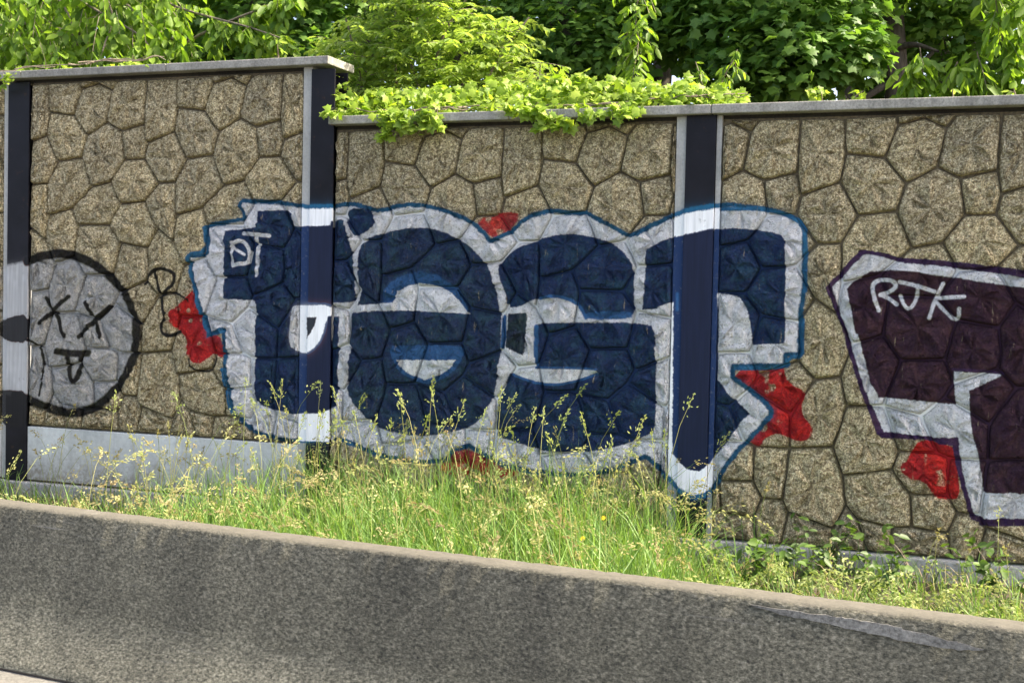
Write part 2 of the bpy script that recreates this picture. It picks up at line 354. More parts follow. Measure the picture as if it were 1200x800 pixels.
def mat_barrier():
    mt, n, b, o = newmat("barrier_concrete"); P = pos(n)
    mb = N(n, "ShaderNodeMapping"); mb.inputs["Scale"].default_value = (.62, 1, 1); L_(n, P, mb.inputs[0])
    f = noise_(n, mb.outputs[0], 85, 3, .78); f2 = noise_(n, mb.outputs[0], 22, 6, .8); l = noise_(n, P, 1.6, 5, .6)
    c1 = ramp(n, f, [(.36, (.036, .037, .030)), (.46, (.092, .092, .074)), (.56, (.15, .147, .121)), (.68, (.27, .262, .222))])
    c1 = mix(n, math_(n, 'MULTIPLY', ramp(n, f2, [(.40, 1.0), (.50, 0.0)]), .38), c1, (.040, .040, .033))
    mp = N(n, "ShaderNodeMapping"); mp.inputs["Scale"].default_value = (1.9, 1.9, .45); L_(n, P, mp.inputs[0])
    c1 = mix(n, 1.0, c1, ramp(n, noise_(n, mp.outputs[0], 1.0, 4, .6), [(.32, (.68, .66, .60)), (.68, (1.22, 1.17, 1.04))]), 'MULTIPLY')
    sep = N(n, "ShaderNodeSeparateXYZ"); L_(n, P, sep.inputs[0])
    # lighter low band, sun on the lower slope put into colour; grime above it
    zz = math_(n, 'ADD', sep.outputs[2], math_(n, 'MULTIPLY', math_(n, 'SUBTRACT', l, .5), .25))
    c1 = mix(n, ramp(n, math_(n, 'DIVIDE', zz, .9), [(.16, .75), (.40, 0.0)]), c1, mix(n, 1.0, c1, (2.1, 2.05, 1.95), 'MULTIPLY'))
    c1 = mix(n, ramp(n, math_(n, 'ADD', math_(n, 'DIVIDE', sep.outputs[2], .9), math_(n, 'MULTIPLY', math_(n, 'SUBTRACT', f2, .5), .05)), [(.876, 0.0), (.888, .9)]), c1, mix(n, f2, (.03, .028, .022), (.15, .14, .115)))
    sm = N(n, "ShaderNodeMapping"); sm.inputs["Scale"].default_value = (1.2, 1.2, 38); sm.inputs["Rotation"].default_value = (0, .03, 0); L_(n, P, sm.inputs[0])
    sc_ = ramp(n, noise_(n, sm.outputs[0], 1.0, 3, .6), [(.64, 0.0), (.72, .5)])
    sc_ = math_(n, 'MULTIPLY', sc_, ramp(n, noise_(n, P, 2.1, 2), [(.50, 0.0), (.60, 1.0)]))
    c1 = mix(n, sc_, c1, (.26, .25, .22))
    vv = N(n, "ShaderNodeTexVoronoi", i_Scale=17.0); L_(n, P, vv.inputs["Vector"])
    c1 = mix(n, math_(n, 'MULTIPLY', math_(n, 'LESS_THAN', vv.outputs["Distance"], .09), .85), c1, (.015, .015, .013))
    L_(n, c1, b.inputs["Base Color"]); b.inputs["Roughness"].default_value = .92
    nb = bump(n, f, .55, .006); nb = bump(n, f2, .4, .012, nb)
    L_(n, nb, b.inputs["Normal"]); return mt
def mat_post():
    mt, n, b, o = newmat("painted_steel"); P = pos(n)
    pc, pa = paint_nodes(n, P)
    f = noise_(n, P, 60, 4, .6); l = noise_(n, P, 4, 4, .6)
    base = ramp(n, l, [(.3, (.006, .006, .009)), (.7, (.012, .012, .018))])
    sepc = N(n, "ShaderNodeSeparateColor"); L_(n, pc, sepc.inputs[0])
    pc2 = mix(n, math_(n, 'COMPARE', sepc.outputs[2], .100, .05), pc, mix(n, 1.0, pc, (1.3, .50, .40), 'MULTIPLY'))
    base = mix(n, math_(n, 'MULTIPLY', ramp(n, noise_(n, P, 13, 6, .75), [(.60, 0.0), (.68, .8)]), ramp(n, f, [(.4, 0.0), (.6, 1.0)])), base, (.055, .028, .016))
    sk = N(n, "ShaderNodeMapping"); sk.inputs["Scale"].default_value = (40, 40, 2.2); L_(n, P, sk.inputs[0])
    pc2 = mix(n, .35, pc2, mix(n, 1.0, pc2, ramp(n, noise_(n, sk.outputs[0], 1.0, 3, .6), [(.35, .55), (.65, 1.35)]), 'MULTIPLY'))
    c1 = mix(n, math_(n, 'MULTIPLY', pa, ramp(n, noise_(n, P, 9, 5, .75), [(.28, .55), (.36, 1.0)])), base, pc2)
    L_(n, c1, b.inputs["Base Color"]); b.inputs["Roughness"].default_value = .45; b.inputs["Specular IOR Level"].default_value = .18
    L_(n, bump(n, noise_(n, P, 7, 3, .5), .1, .01, bump(n, f, .12, .002)), b.inputs["Normal"]); return mt
def mat_leaf(name, lo, hi, trans=.45, tcol=None, rough=.5, spec=.4):
    mt, n, b, o = newmat(name)
    a = N(n, "ShaderNodeAttribute", attribute_name="rnd").outputs["Fac"]
    info = N(n, "ShaderNodeObjectInfo").outputs["Random"]
    c = ramp(n, a, [(0, lo), (1, hi)])
    c = mix(n, .25, c, mix(n, 1.0, c, ramp(n, noise_(n, pos(n), 3.0, 2), [(.3, .6), (.7, 1.5)]), 'MULTIPLY'))
    L_(n, c, b.inputs["Base Color"]); b.inputs["Roughness"].default_value = rough
    b.inputs["Specular IOR Level"].default_value = spec
    t = N(n, "ShaderNodeBsdfTranslucent")
    tc = mix(n, 1.0, c, tcol or (1.4, 1.4, .70), 'MULTIPLY'); L_(n, tc, t.inputs[0])
    ms = N(n, "ShaderNodeMixShader"); ms.inputs[0].default_value = trans
    L_(n, b.outputs[0], ms.inputs[1]); L_(n, t.outputs[0], ms.inputs[2]); L_(n, ms.outputs[0], o.inputs[0])
    return mt
def mat_bark(name, c0, c1):
    mt, n, b, o = newmat(name); P = pos(n)
    mp = N(n, "ShaderNodeMapping"); mp.inputs["Scale"].default_value = (30, 30, 6); L_(n, P, mp.inputs[0])
    f = noise_(n, mp.outputs[0], 1.0, 5, .65)
    L_(n, ramp(n, f, [(.3, c0), (.7, c1)]), b.inputs["Base Color"]); b.inputs["Roughness"].default_value = .9
    L_(n, bump(n, f, .6, .01), b.inputs["Normal"]); return mt
M_STONE = mat_stone()
M_JOINT = mat_conc("shaded_joint", (.15, .12, .075), .3, .5, paint=True, bstr=.6)  # darker than the stone: shadow in the joints put into the colour
M_GAP_SHADE = mat_conc("gap_and_shade", (.03, .026, .02), .3, .4)
M_COPE = mat_conc("coping_concrete", (.33, .32, .285), .35, .3, scale=70, streak=.55)
M_PLAIN = mat_conc("plain_precast", (.56, .59, .58), .18, .10, scale=40, bstr=.12, streak=.3, mud=.9)
M_STRIP = mat_conc("panel_edge_concrete", (.42, .42, .40), .15, .12, paint=True, scale=50, bstr=.15)
M_FOOT = mat_conc("footing_concrete", (.48, .51, .51), .25, .25, scale=50, streak=.2, mud=.5)
M_BARR = mat_barrier()
M_PATCH = mat_conc("patch_mortar", (.19, .185, .165), .45, .5, scale=70)
M_POST = mat_post()
M_ROAD = mat_conc("asphalt", (.055, .055, .055), .2, .6, scale=80, bstr=.8)
M_GUTTER = mat_conc("gutter_concrete", (.15, .145, .13), .25, .3, scale=60)
M_SOIL = mat_conc("verge_soil", (.065, .055, .035), .4, .5, scale=30, bstr=.9)
M_BARK = mat_bark("bark", (.035, .028, .02), (.12, .10, .075))
M_TWIG = mat_bark("twig_bark", (.10, .075, .05), (.26, .22, .17))
M_GRASS = mat_leaf("grass_blade", (.07, .165, .032), (.21, .35, .09), .45, (1.3, 1.25, .6))
M_SEED = mat_leaf("seed_head", (.36, .29, .17), (.48, .54, .24), .4, (1.2, 1.1, .7), .6)
M_OAT = mat_leaf("oat_head", (.22, .30, .09), (.46, .52, .24), .4, (1.2, 1.15, .7), .6)
M_STALK = mat_leaf("grass_stalk", (.18, .24, .06), (.40, .38, .16), .3, (1.2, 1.2, .6))
M_WEED = mat_leaf("weed_leaf", (.045, .095, .02), (.11, .19, .035), .35)
M_IVY = mat_leaf("ivy_leaf", (.14, .25, .025), (.34, .46, .07), .5)
M_CHERRY = mat_leaf("cherry_leaf", (.08, .17, .02), (.24, .38, .055), .55)
M_SAPL = mat_leaf("sapling_leaf", (.15, .25, .05), (.32, .43, .12), .5)
M_MAPLE = mat_leaf("maple_leaf", (.06, .15, .028), (.18, .32, .06), .45)
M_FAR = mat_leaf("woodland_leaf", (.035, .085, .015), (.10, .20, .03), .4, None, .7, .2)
M_UNDER = mat_leaf("undergrowth_blade", (.05, .09, .018), (.14, .22, .04), .35)  # darker than the grass, so shade between the blades is in the colour
M_DRY = mat_leaf("dry_thatch", (.22, .17, .09), (.48, .40, .24), .25, (1.1, 1.0, .8), .8, .2)
M_FLOW = mat_leaf("yellow_petal", (.7, .5, .02), (.8, .6, .04), .2)
FACES = [[tuple(int(a) / 1000 for a in q.split(",")) for q in f.split()] for f in """338,200 328,-283 354,-439 615,-350 649,-156 630,200;630,200 649,-156 903,-190 982,30 965,200;965,200 982,30 1078,51 1151,75 1153,200;1153,200 1151,75 1290,1 1434,200;982,30 1078,51 1151,75 1290,1 1244,-258 1047,-364 903,-190;-2,1 142,200 338,200 328,-283 98,-332 -49,-258;649,-156 903,-190 1047,-364 993,-547 739,-575 615,-350;1244,-258 1391,-332 1426,-576 1293,-754 1096,-794 993,-547 1047,-364;98,-332 328,-283 354,-439 326,-572 133,-576;354,-439 615,-350 739,-575 636,-763 474,-771 326,-572;739,-575 993,-547 1096,-794 895,-976 650,-1035 636,-763;133,-576 326,-572 474,-771 340,-922 102,-942 1,-754;474,-771 636,-763 650,-1035 627,-1249 469,-1146 340,-922;1096,-794 1293,-754 1395,-942 1284,-1118 959,-1120 895,-976;102,-942 340,-922 469,-1146 366,-1309 104,-1266 -8,-1118;650,-1035 895,-976 959,-1120 931,-1383 733,-1448 627,-1249;104,-1266 366,-1309 388,-1489 370,-1577 101,-1688 38,-1533;959,-1120 1285,-1118 1397,-1266 1331,-1533 1051,-1549 931,-1383;366,-1309 469,-1146 627,-1249 733,-1448 659,-1676 488,-1703 370,-1577 388,-1489;733,-1448 931,-1383 1051,-1549 947,-1859 706,-1872 659,-1676;1051,-1549 1331,-1533 1393,-1688 1337,-1782 1188,-1916 947,-1859;101,-1688 370,-1577 488,-1703 331,-1950 44,-1782;488,-1703 659,-1676 706,-1872 623,-2157 329,-2188 331,-1950;706,-1872 947,-1859 1055,-2163 1015,-2289 690,-2350 623,-2157;947,-1859 1188,-1916 1301,-2160 1055,-2163;-105,-1916 44,-1782 331,-1950 329,-2188 83,-2185 8,-2160;329,-2188 623,-2157 690,-2350 720,-2553 639,-2718 332,-2631 291,-2550;1055,-2163 1301,-2160 1376,-2185 1375,-2434 1137,-2448 1015,-2289;83,-2185 329,-2188 291,-2550 148,-2549 82,-2434;690,-2350 1015,-2289 1137,-2448 1153,-2670 1032,-2680 796,-2641 720,-2553;-156,-2448 82,-2434 148,-2549 90,-2691 -139,-2670;148,-2549 291,-2550 332,-2631 288,-2860 122,-2860 90,-2691;1153,-2670 1383,-2691 1414,-2860 1015,-2860 1032,-2680;796,-2641 1032,-2680 1015,-2860 870,-2860;639,-2718 720,-2553 796,-2641 870,-2860 614,-2860;332,-2631 639,-2718 614,-2860 288,-2860""".split(";")]
PER = 1.29263888
# ------------------------------------------------------------ setting: ground, road
def sheet(name, pts, z, mat, lab=None):
    me = bpy.data.meshes.new(name); me.from_pydata([(x, y, z) for x, y in pts], [], [tuple(range(len(pts)))]); me.materials.append(mat)
    return tag(link(bpy.data.objects.new(name, me)), kind='structure')
sheet("ground", [(-400, -400), (400, -400), (400, 400), (-400, 400)], -0.02, M_SOIL)
sheet("road", [(-120, 16.05), (-120, -9.0), (60, -26), (60, -0.95)], 0.0, M_ROAD)
BA = math.atan2(4.905 - 5.378, 0.182 + 4.816)      # heading of the barrier
BX = Vector((math.cos(BA), math.sin(BA), 0)); BN = Vector((math.sin(BA), -math.cos(BA), 0))   # along, toward the road
B0 = Vector((-4.816, 5.378, 0))
def bpt(s, o, z): return B0 + BX * s + BN * o + Vector((0, 0, z))
g = [bpt(-60, .17, 0), bpt(60, .17, 0), bpt(60, .75, 0), bpt(-60, .75, 0)]
sheet("gutter", [(v.x, v.y) for v in g], 0.006, M_GUTTER)
bm = bmesh.new(); q = [bm.verts.new(bpt(s_, o_, .012)) for s_, o_ in ((-30, .188), (30, .188), (30, .208), (-30, .208))]; bm.faces.new(q[::-1])
tag(bm_obj("gutter_joint", bm, M_GAP_SHADE), kind='structure')
# verge: gently uneven soil between barrier and wall
bm = bmesh.new(); nx, ny = 120, 16; vg = []
for i in range(nx + 1):
    row = []
    for j in range(ny + 1):
        s = -14 + 26 * i / nx; a = bpt(s, -.1, 0); y = a.y + (D - .02 - a.y) * j / ny
        z = .03 + .10 * j / ny + .05 * mnoise.noise(Vector((a.x * 1.7, y * 1.7, 0)))
        row.append(bm.verts.new((a.x, y, z)))
    vg.append(row)
for i in range(nx):
    for j in range(ny): bm.faces.new((vg[i][j], vg[i + 1][j], vg[i + 1][j + 1], vg[i][j + 1]))
tag(bm_obj("verge", bm, M_SOIL, smooth=True), kind='structure')
def verge_z(x, y):
    f = np.clip((y - 5.2) / 3.8, 0, 1); return .03 + .10 * f
# bank behind the wall
bm = bmesh.new(); nx, ny = 40, 16; vg = []
for i in range(nx + 1):
    row = []
    for j in range(ny + 1):
        x = -45 + 75 * i / nx; y = D + .35 + 40 * (j / ny) ** 1.4
        row.append(bm.verts.new((x, y, 2.0 + .06 * (y - D) + .25 * mnoise.noise(Vector((x * .4, y * .4, 3))))))
    vg.append(row)
for i in range(nx):
    for j in range(ny): bm.faces.new((vg[i][j], vg[i + 1][j], vg[i + 1][j + 1], vg[i][j + 1]))
tag(bm_obj("bank", bm, M_SOIL, smooth=True), kind='structure')

# ------------------------------------------------------------ stone-faced bays
def clip(poly, x0, x1, z0, z1):
    def cut(P, ax, v, keep):
        out = []
        for i in range(len(P)):
            a, b = P[i], P[(i + 1) % len(P)]; ia = keep(a[ax], v); ib = keep(b[ax], v)
            if ia: out.append(a)
            if ia != ib:
                t = (v - a[ax]) / (b[ax] - a[ax]); out.append(tuple(a[k] + t * (b[k] - a[k]) for k in (0, 1)))
        return out
    for ax, v, k in ((0, x0, lambda p, q: p >= q), (0, x1, lambda p, q: p <= q), (1, z0, lambda p, q: p >= q), (1, z1, lambda p, q: p <= q)):
        poly = cut(poly, ax, v, k)
        if len(poly) < 3: return []
    return poly
def area(P): return sum(P[i][0] * P[(i + 1) % len(P)][1] - P[(i + 1) % len(P)][0] * P[i][1] for i in range(len(P))) / 2
def offset(P, d):
    n = len(P); T = np.roll(P, -1, 0) - np.roll(P, 1, 0); T /= np.linalg.norm(T, axis=1)[:, None] + 1e-9
    Nn = np.stack([-T[:, 1], T[:, 0]], 1)          # inward for counter-clockwise
    return P + Nn * d
def stone_mesh(poly, seed):
    if area(poly) < 0: poly = poly[::-1]
    r = np.random.default_rng(seed)
    pts = []
    for i in range(len(poly)):
        a = np.array(poly[i]); b = np.array(poly[(i + 1) % len(poly)]); L = np.linalg.norm(b - a)
        if L < .012: continue
        k = max(1, int(round(L / .055)))
        for j in range(k):
            q = a + (b - a) * j / k
            if j: q = q + r.normal(0, .0028, 2)
            pts.append(q)
    P = np.array(pts)
    P = P * .8 + .1 * (np.roll(P, 1, 0) + np.roll(P, -1, 0))
    c = P.mean(0); sz = math.sqrt(abs(area(poly))); n = len(P)
    tilt = np.array([r.normal(0, .05), r.uniform(.06, .16)]); off = r.uniform(-.006, .006)
    def h(q, k): return k + off + (q - c) @ tilt * .5
    rings = []
    w_ = min(.006, sz * .05)
    for ins, yy, jit in ((.002, .05, 0), (w_ * 1.0, .018, .001), (w_ * 2.3, -.008, .002), (min(.035, sz * .15), -.012, .006)):
        Q = offset(P, ins); rings.append([(q[0], yy + (h(q, 0) if yy < .04 else 0) + r.normal(0, jit + 1e-6), q[1]) for q in Q])
    Q = c + (P - c) * .70
    rings.append([(q[0], h(q, -.017) + r.normal(0, .009), q[1]) for q in Q])
    Q = c + (P - c) * .38
    rings.append([(q[0], h(q, -.022) + r.normal(0, .014), q[1]) for q in Q])
    V = [v for R in rings for v in R] + [(c[0], h(c, -.014) + r.normal(0, .006), c[1])]
    V = np.array(V) - np.array([c[0], 0, c[1]])
    quads = []; tris = []
    for k in range(len(rings) - 1):
        for j in range(n):
            quads.append((k * n + j, k * n + (j + 1) % n, (k + 1) * n + (j + 1) % n, (k + 1) * n + j))
    k = (len(rings) - 1) * n
    for j in range(n): tris.append((k + j, k + (j + 1) % n, len(V) - 1))
    me = bpy.data.meshes.new("stone"); me.from_pydata([tuple(v) for v in V], [], quads + tris)
    me.polygons.foreach_set("use_smooth", [True] * len(me.polygons)); me.materials.append(M_STONE)
    return me, c
cache = {}
def bay(label, s0, s1, vt, zshift, strips, ztop=.088):
    """s0..s1 stone face; vt position of the first 'V' of the form liner; strips = smooth edges (x0,x1)"""
    zb = EYE + zshift - 2.86; zt = EYE + zshift + ztop
    t = thing("wall_panel", label, "wall panel", ((s0 + s1) / 2, D, zb), "stone-faced bays of the roadside wall")
    box("backing", (s0 - .005, D + .027, zb), (s1 + .005, D + .16, zt + .01), M_JOINT, t)
    box("dark_joint", (s0 - .004, D + .03, zt + .0105), (s1 + .004, D + .15, zt + .046), M_GAP_SHADE, t)  # dark joint strip added below the coping, its colour standing in for shadow
    for a, b in strips: box("edge_strip", (a, D - .008, zb - .47 if zshift > 1.5 else zb), (b, D + .16, zt + .036), M_STRIP, t, .004)
    k0 = int(math.floor((s0 - vt) / PER)) - 1; k1 = int(math.ceil((s1 - vt) / PER)) + 1
    for k in range(k0, k1 + 1):
        for fi, F in enumerate(FACES):
            P = [(x + vt + k * PER, z + EYE + zshift) for x, z in F]
            Q = clip(P, s0, s1, zb + .004, zt)
            if len(Q) < 3 or abs(area(Q)) < .0022: continue
            if len(set((round(a, 3), round(b, 3)) for a, b in Q)) < 3: continue
            whole = abs(abs(area(Q)) - abs(area(P))) < 1e-6
            if whole:
                ox, oz = vt + k * PER, EYE + zshift
                if fi not in cache: cache[fi] = stone_mesh(list(F), 100 + fi)
                me, c = cache[fi]; loc = (c[0] + ox, D, c[1] + oz)
            else:
                me, c = stone_mesh(Q, 1000 + fi + 50 * k); loc = (c[0], D, c[1])
            o = bpy.data.objects.new("stone", me); o.location = loc; link(o, t)
    return t
VT = dict(L=(-6.904757, 1.649229), M=(-3.724775, 1.178150), R=(-1.545222, 1.179340))
bay("taller stone-faced panel with the round grey face and the first letter, between the two left posts", -7.735, -5.078, *VT['L'], [(-5.078, -4.998)])
bay("stone-faced panel painted with navy round letters, between the middle post and the right-hand post", -4.790, -2.072, *VT['M'], [(-2.070, -1.998)])
bay("stone-faced panel right of the right-hand post, with the purple lettering and white initials", -1.743, 1.00, *VT['R'], [(-1.783, -1.745)])
bay("narrow strip of stone-faced panel at the very left edge, beyond the first post", -10.80, -8.022, VT['L'][0] - 3.18, VT['L'][1], [(-8.020, -7.963)])
ZL = EYE + 1.649229 - 2.86; ZF = .268
# plain concrete base under the two raised bays
for a, b, lab in ((-7.735, -5.078, "smooth pale concrete base panel under the tall bay with the round face"), (-10.8, -8.022, "smooth pale concrete base panel at the far left edge beyond the first post")):
    t = thing("base_panel", lab, "concrete base", ((a + b) / 2, D, ZF), "smooth base panels under the raised bays")
    box("slab", (a, D - .018, ZF + .006), (b, D + .16, ZL - .004), M_PLAIN, t, .006)
    box("dark_joint", (a, D + .012, ZF - .012), (b, D + .15, ZF + .008), M_JOINT, t)
# footing
for a, b, lab in ((-11, -4.9, "low concrete footing ledge below the raised left bays"), (-4.893, -1.9, "low concrete footing ledge hidden in tall grass under the middle bay"), (-1.893, 3.0, "grey concrete footing ledge under the bay with the purple lettering")):
    bm = bmesh.new(); box_bm(bm, (a, D - .075, -.2), (b, D + .2, ZF - .012 if a < -5 else ZF - .004), .012)
    tag(bm_obj("wall_footing", bm, M_FOOT), lab, "footing", "footings under the wall")
# posts: wide-flange steel
def post(x0, x1, zt, lab, y=-.028):
    t = thing("steel_post", lab, "steel post", ((x0 + x1) / 2, D, 0), "steel posts of the wall")
    box("front_flange", (x0, D + y, -.1), (x1, D + y + .018, zt), M_POST, t, .003)
    box("rear_flange", (x0, D + .185, -.1), (x1, D + .203, zt), M_POST, t, .003)
    xm = (x0 + x1) / 2; box("web", (xm - .006, D + y + .018, -.1), (xm + .006, D + .185, zt - .002), M_POST, t)
post(-7.962, -7.738, 3.70, "dark steel post with grey spray paint, left of the round face")
post(-4.997, -4.793, 3.70, "dark steel post at the step in the wall, crossing the first letter")
post(-1.996, -1.785, 3.262, "dark steel post with blue and white paint, right of the two round letters")
# copings
def coping(x0, x1, zb, zt, lab, y0=-.085, y1=.36):
    bm = bmesh.new(); box_bm(bm, (x0, D + y0, zb), (x1, D + y1, zt), .008)
    r = random.Random(int(x0 * 100))
    o = bm_obj("coping_slab", bm, M_COPE); tag(o, lab, "coping slab", "coping slabs along the wall top")
def zat(px, py, dy=-.085): return at(px, py, D + dy)
zLt = zat(200, 73.6).z; zLb = zat(240, 81).z; zRt = zat(820, 122).z; zRb = zat(820, 133).z
xL = [-11.0, zat(24, 90).x, zat(194, 76).x, zat(384.5, 68).x]
labs = ["first coping slab at the far left end of the raised wall, ivy beside it", "second coping slab from the left, above the round face, leaves lying on it", "coping slab ending at the step in the wall, its end face in bright sun"]
for i in range(3): coping(xL[i] + .003, xL[i + 1] - .001, zLb, zLt, labs[i])
xR = [zat(384, 141).x, zat(596, 134).x, zat(833, 127).x, 1.2]
labs = ["coping slab at the left end of the lower wall, draped with hanging ivy", "coping slab ending above the right-hand post, ivy lying over it", "bare coping slab above the purple lettering, at the right"]
for i in range(3): coping(xR[i] + .003, xR[i + 1] - .001, zRb, zRt, labs[i])
# ------------------------------------------------------------ roadside barrier
prof = [(.19, -.05), (.19, .035), (.18, .05), (.055, .275), (.045, .30), (.012, .785), (.004, .797), (-.012, .803), (-.115, .803), (-.128, .795), (-.135, .78), (-.23, .30), (-.38, .05), (-.38, -.05)]
bm = bmesh.new(); rows = []
ns = 700
for i in range(ns + 1):
    s = -16 + 30 * i / ns; row = []
    for k, (o_, z_) in enumerate(prof):
        j = .0012 * mnoise.noise(Vector((s * 5, k * .7, 1))) + (.007 * mnoise.noise(Vector((s * 18, k, 5))) if 4 < k < 9 else 0)
        row.append(bm.verts.new(bpt(s, o_ + j, z_ + (j if z_ > .7 else 0))))
    rows.append(row)
for i in range(ns):
    for k in range(len(prof) - 1): bm.faces.new((rows[i][k], rows[i + 1][k], rows[i + 1][k + 1], rows[i][k + 1]))
bar = thing("concrete_barrier", "long grey concrete traffic barrier with speckled grimy face in front of the grass", "barrier", tuple(bpt(0, 0, 0)))
o = bm_obj("barrier_body", bm, M_BARR, bar, smooth=True)
for e in ():
    pass
def bar_at(px, py, o=0.0):
    """point of the barrier's upper face on the line of sight"""
    u0 = px - 600.0; v0 = py - PYC
    u = u0 * cr_ + v0 * sr_; v = -u0 * sr_ + v0 * cr_
    d = right * (u / FOC) + up * (-v / FOC) + fwd
    e = Vector((0, 0, EYE)); t = (B0 + BN * o - e).dot(BN) / d.dot(BN); q = e + d * t
    return (q - B0).dot(BX), q.z
pp = [(880,708),(930,715),(975,721),(1000,725),(1040,731),(1065,738),(1110,749),(1135,755),(1155,760),(1130,761),(1100,758),(1060,750),(1030,743),(1000,737),(960,728),(915,719)]
qq = []
rp = random.Random(4)
for i in range(len(pp)):
    a, b = pp[i], pp[(i + 1) % len(pp)]
    for k in range(5): qq.append((a[0] + (b[0] - a[0]) * k / 5 + rp.uniform(-2, 2), a[1] + (b[1] - a[1]) * k / 5 + rp.uniform(-.9, .9)))
bm = bmesh.new(); ft = []; bk = []
for px, py in qq:
    s, z = bar_at(px, py, .02); z = min(z, .79); of = .045 - (z - .30) / .485 * .033
    ft.append(bm.verts.new(bpt(s, of + .007, z))); bk.append(bm.verts.new(bpt(s, of - .01, z)))
bm.faces.new(ft)
for i in range(len(ft)): bm.faces.new((ft[i], bk[i], bk[(i + 1) % len(ft)], ft[(i + 1) % len(ft)]))
bm_obj("repair_patch", bm, M_PATCH, bar)
# ------------------------------------------------------------ leaves
def nrm(a): return a / (np.linalg.norm(a, axis=-1, keepdims=True) + 1e-9)
SH_LEAF = (np.array([(0, 0, 0), (.30, .42, .05), (.72, .36, .02), (1, 0, -.10), (.72, -.36, .02), (.30, -.42, .05), (.5, 0, -.05)]),
           [(0, 5, 6), (5, 4, 6), (4, 3, 6), (3, 2, 6), (2, 1, 6), (1, 0, 6)])
SH_LONG = (np.array([(0, 0, 0), (.4, .22, .04), (1, 0, -.12), (.4, -.22, .04)]), [(0, 3, 2), (0, 2, 1)])
_a = [(-.02, 0), (.12, -.30), (.05, -.52), (.34, -.40), (.55, -.56), (.62, -.26), (1.0, 0), (.62, .26), (.55, .56), (.34, .40), (.05, .52), (.12, .30)]
SH_LOBE = (np.array([(x, y, -.10 * abs(y) * 2 - .08 * x * x) for x, y in _a] + [(.36, 0, .03)]), [(i, (i + 1) % 12, 12) for i in range(12)])
SH_SIMPLE = (np.array([(0, 0, 0), (.45, .38, .04), (1, 0, -.08), (.45, -.38, .04)]), [(0, 3, 2), (0, 2, 1)])
def leaf_frames(Pn, Dn, Nn):
    Dn = nrm(Dn); S = nrm(np.cross(Nn, Dn)); Nn = np.cross(Dn, S); return Dn, S, Nn
def leaf_mesh(name, Pn, Dn, Nn, L, W, shape, mat, parent=None, r=None, rn=None):
    Dn, S, Nn = leaf_frames(Pn, Dn, Nn); T, F = shape; k = len(T)
    L = np.broadcast_to(L, len(Pn)); W = np.broadcast_to(W, len(Pn))
    V = (Pn[:, None, :] + T[None, :, 0, None] * (L[:, None, None] * Dn[:, None, :]) + T[None, :, 1, None] * (W[:, None, None] * S[:, None, :])
         + T[None, :, 2, None] * (L[:, None, None] * Nn[:, None, :])).reshape(-1, 3)
    F = np.array(F); Fa = (F[None] + (np.arange(len(Pn)) * k)[:, None, None]).reshape(-1, F.shape[1])
    rn = rng.random(len(Pn)) if rn is None else rn
    return from_np(name, V, [Fa], mat, parent, np.repeat(rn, k))
_proto = {}
def leaf_parts(name, Pn, Dn, Nn, L, W, shape, mat, parent, key):
    """each leaf an object of its own; mesh data shared between a few variants"""
    Dn, S, Nn = leaf_frames(Pn, Dn, Nn); T, F = shape
    if key not in _proto:
        _proto[key] = []
        for q in range(4):
            V = T.copy().astype(float); V[:, 2] += .10 * (q - 1.5) * V[:, 0] ** 2
            me = bpy.data.meshes.new(name); me.from_pydata([tuple(v) for v in V], [], [tuple(f) for f in F])
            me.polygons.foreach_set("use_smooth", [True] * len(F))
            a = me.attributes.new("rnd", 'FLOAT', 'POINT'); a.data.foreach_set("value", np.full(len(V), .15 + .25 * q, np.float32))
            me.materials.append(mat); _proto[key].append(me)
    L = np.broadcast_to(L, len(Pn)); W = np.broadcast_to(W, len(Pn))
    for i in range(len(Pn)):
        M = Matrix(((Dn[i][0] * L[i], S[i][0] * W[i], Nn[i][0] * L[i], Pn[i][0]), (Dn[i][1] * L[i], S[i][1] * W[i], Nn[i][1] * L[i], Pn[i][1]),
                    (Dn[i][2] * L[i], S[i][2] * W[i], Nn[i][2] * L[i], Pn[i][2]), (0, 0, 0, 1)))
        o = bpy.data.objects.new(name, _proto[key][i % 4]); COL.objects.link(o)
        o.parent = parent; o.matrix_parent_inverse = Matrix.Translation(-Vector(parent.location)); o.matrix_basis = M
def twig_leaves(starts, dirs, lens, nleaf, droop, spread=.75, upn=1.0, jit=.35):
    """leaves set alternately along arching twigs -> positions, directions, normals, twig polylines"""
    n = len(starts); t = np.linspace(.12, 1, nleaf)
    dirs = nrm(dirs)
    C = starts[:, None, :] + dirs[:, None, :] * (lens[:, None] * t)[..., None]
    C[..., 2] -= (droop * lens)[:, None] * t ** 2
    tan = dirs[:, None, :] - np.array([0, 0, 1.0]) * (2 * droop[:, None] * t)[..., None]; tan = nrm(tan)
    side = nrm(np.cross(tan, np.array([0, 0, 1.0])) + 1e-4) * np.where(np.arange(nleaf) % 2 == 0, 1, -1)[None, :, None]
    Dl = tan * (1 - spread) + side * spread + rng.normal(0, jit, C.shape) * .5
    Dl[..., 2] -= .25
    Nl = np.array([0, 0, upn]) + rng.normal(0, jit, C.shape)
    return C.reshape(-1, 3), nrm(Dl.reshape(-1, 3)), nrm(Nl.reshape(-1, 3)), C
def twig_tubes(C, starts, step=1, r0=.004, r1=.0015):
    parts = []
    for i in range(0, len(C), step):
        parts.append(tube_np(np.vstack([starts[i], C[i][::3], C[i][-1]]), r0, r1, 4))
    return join_np(parts)
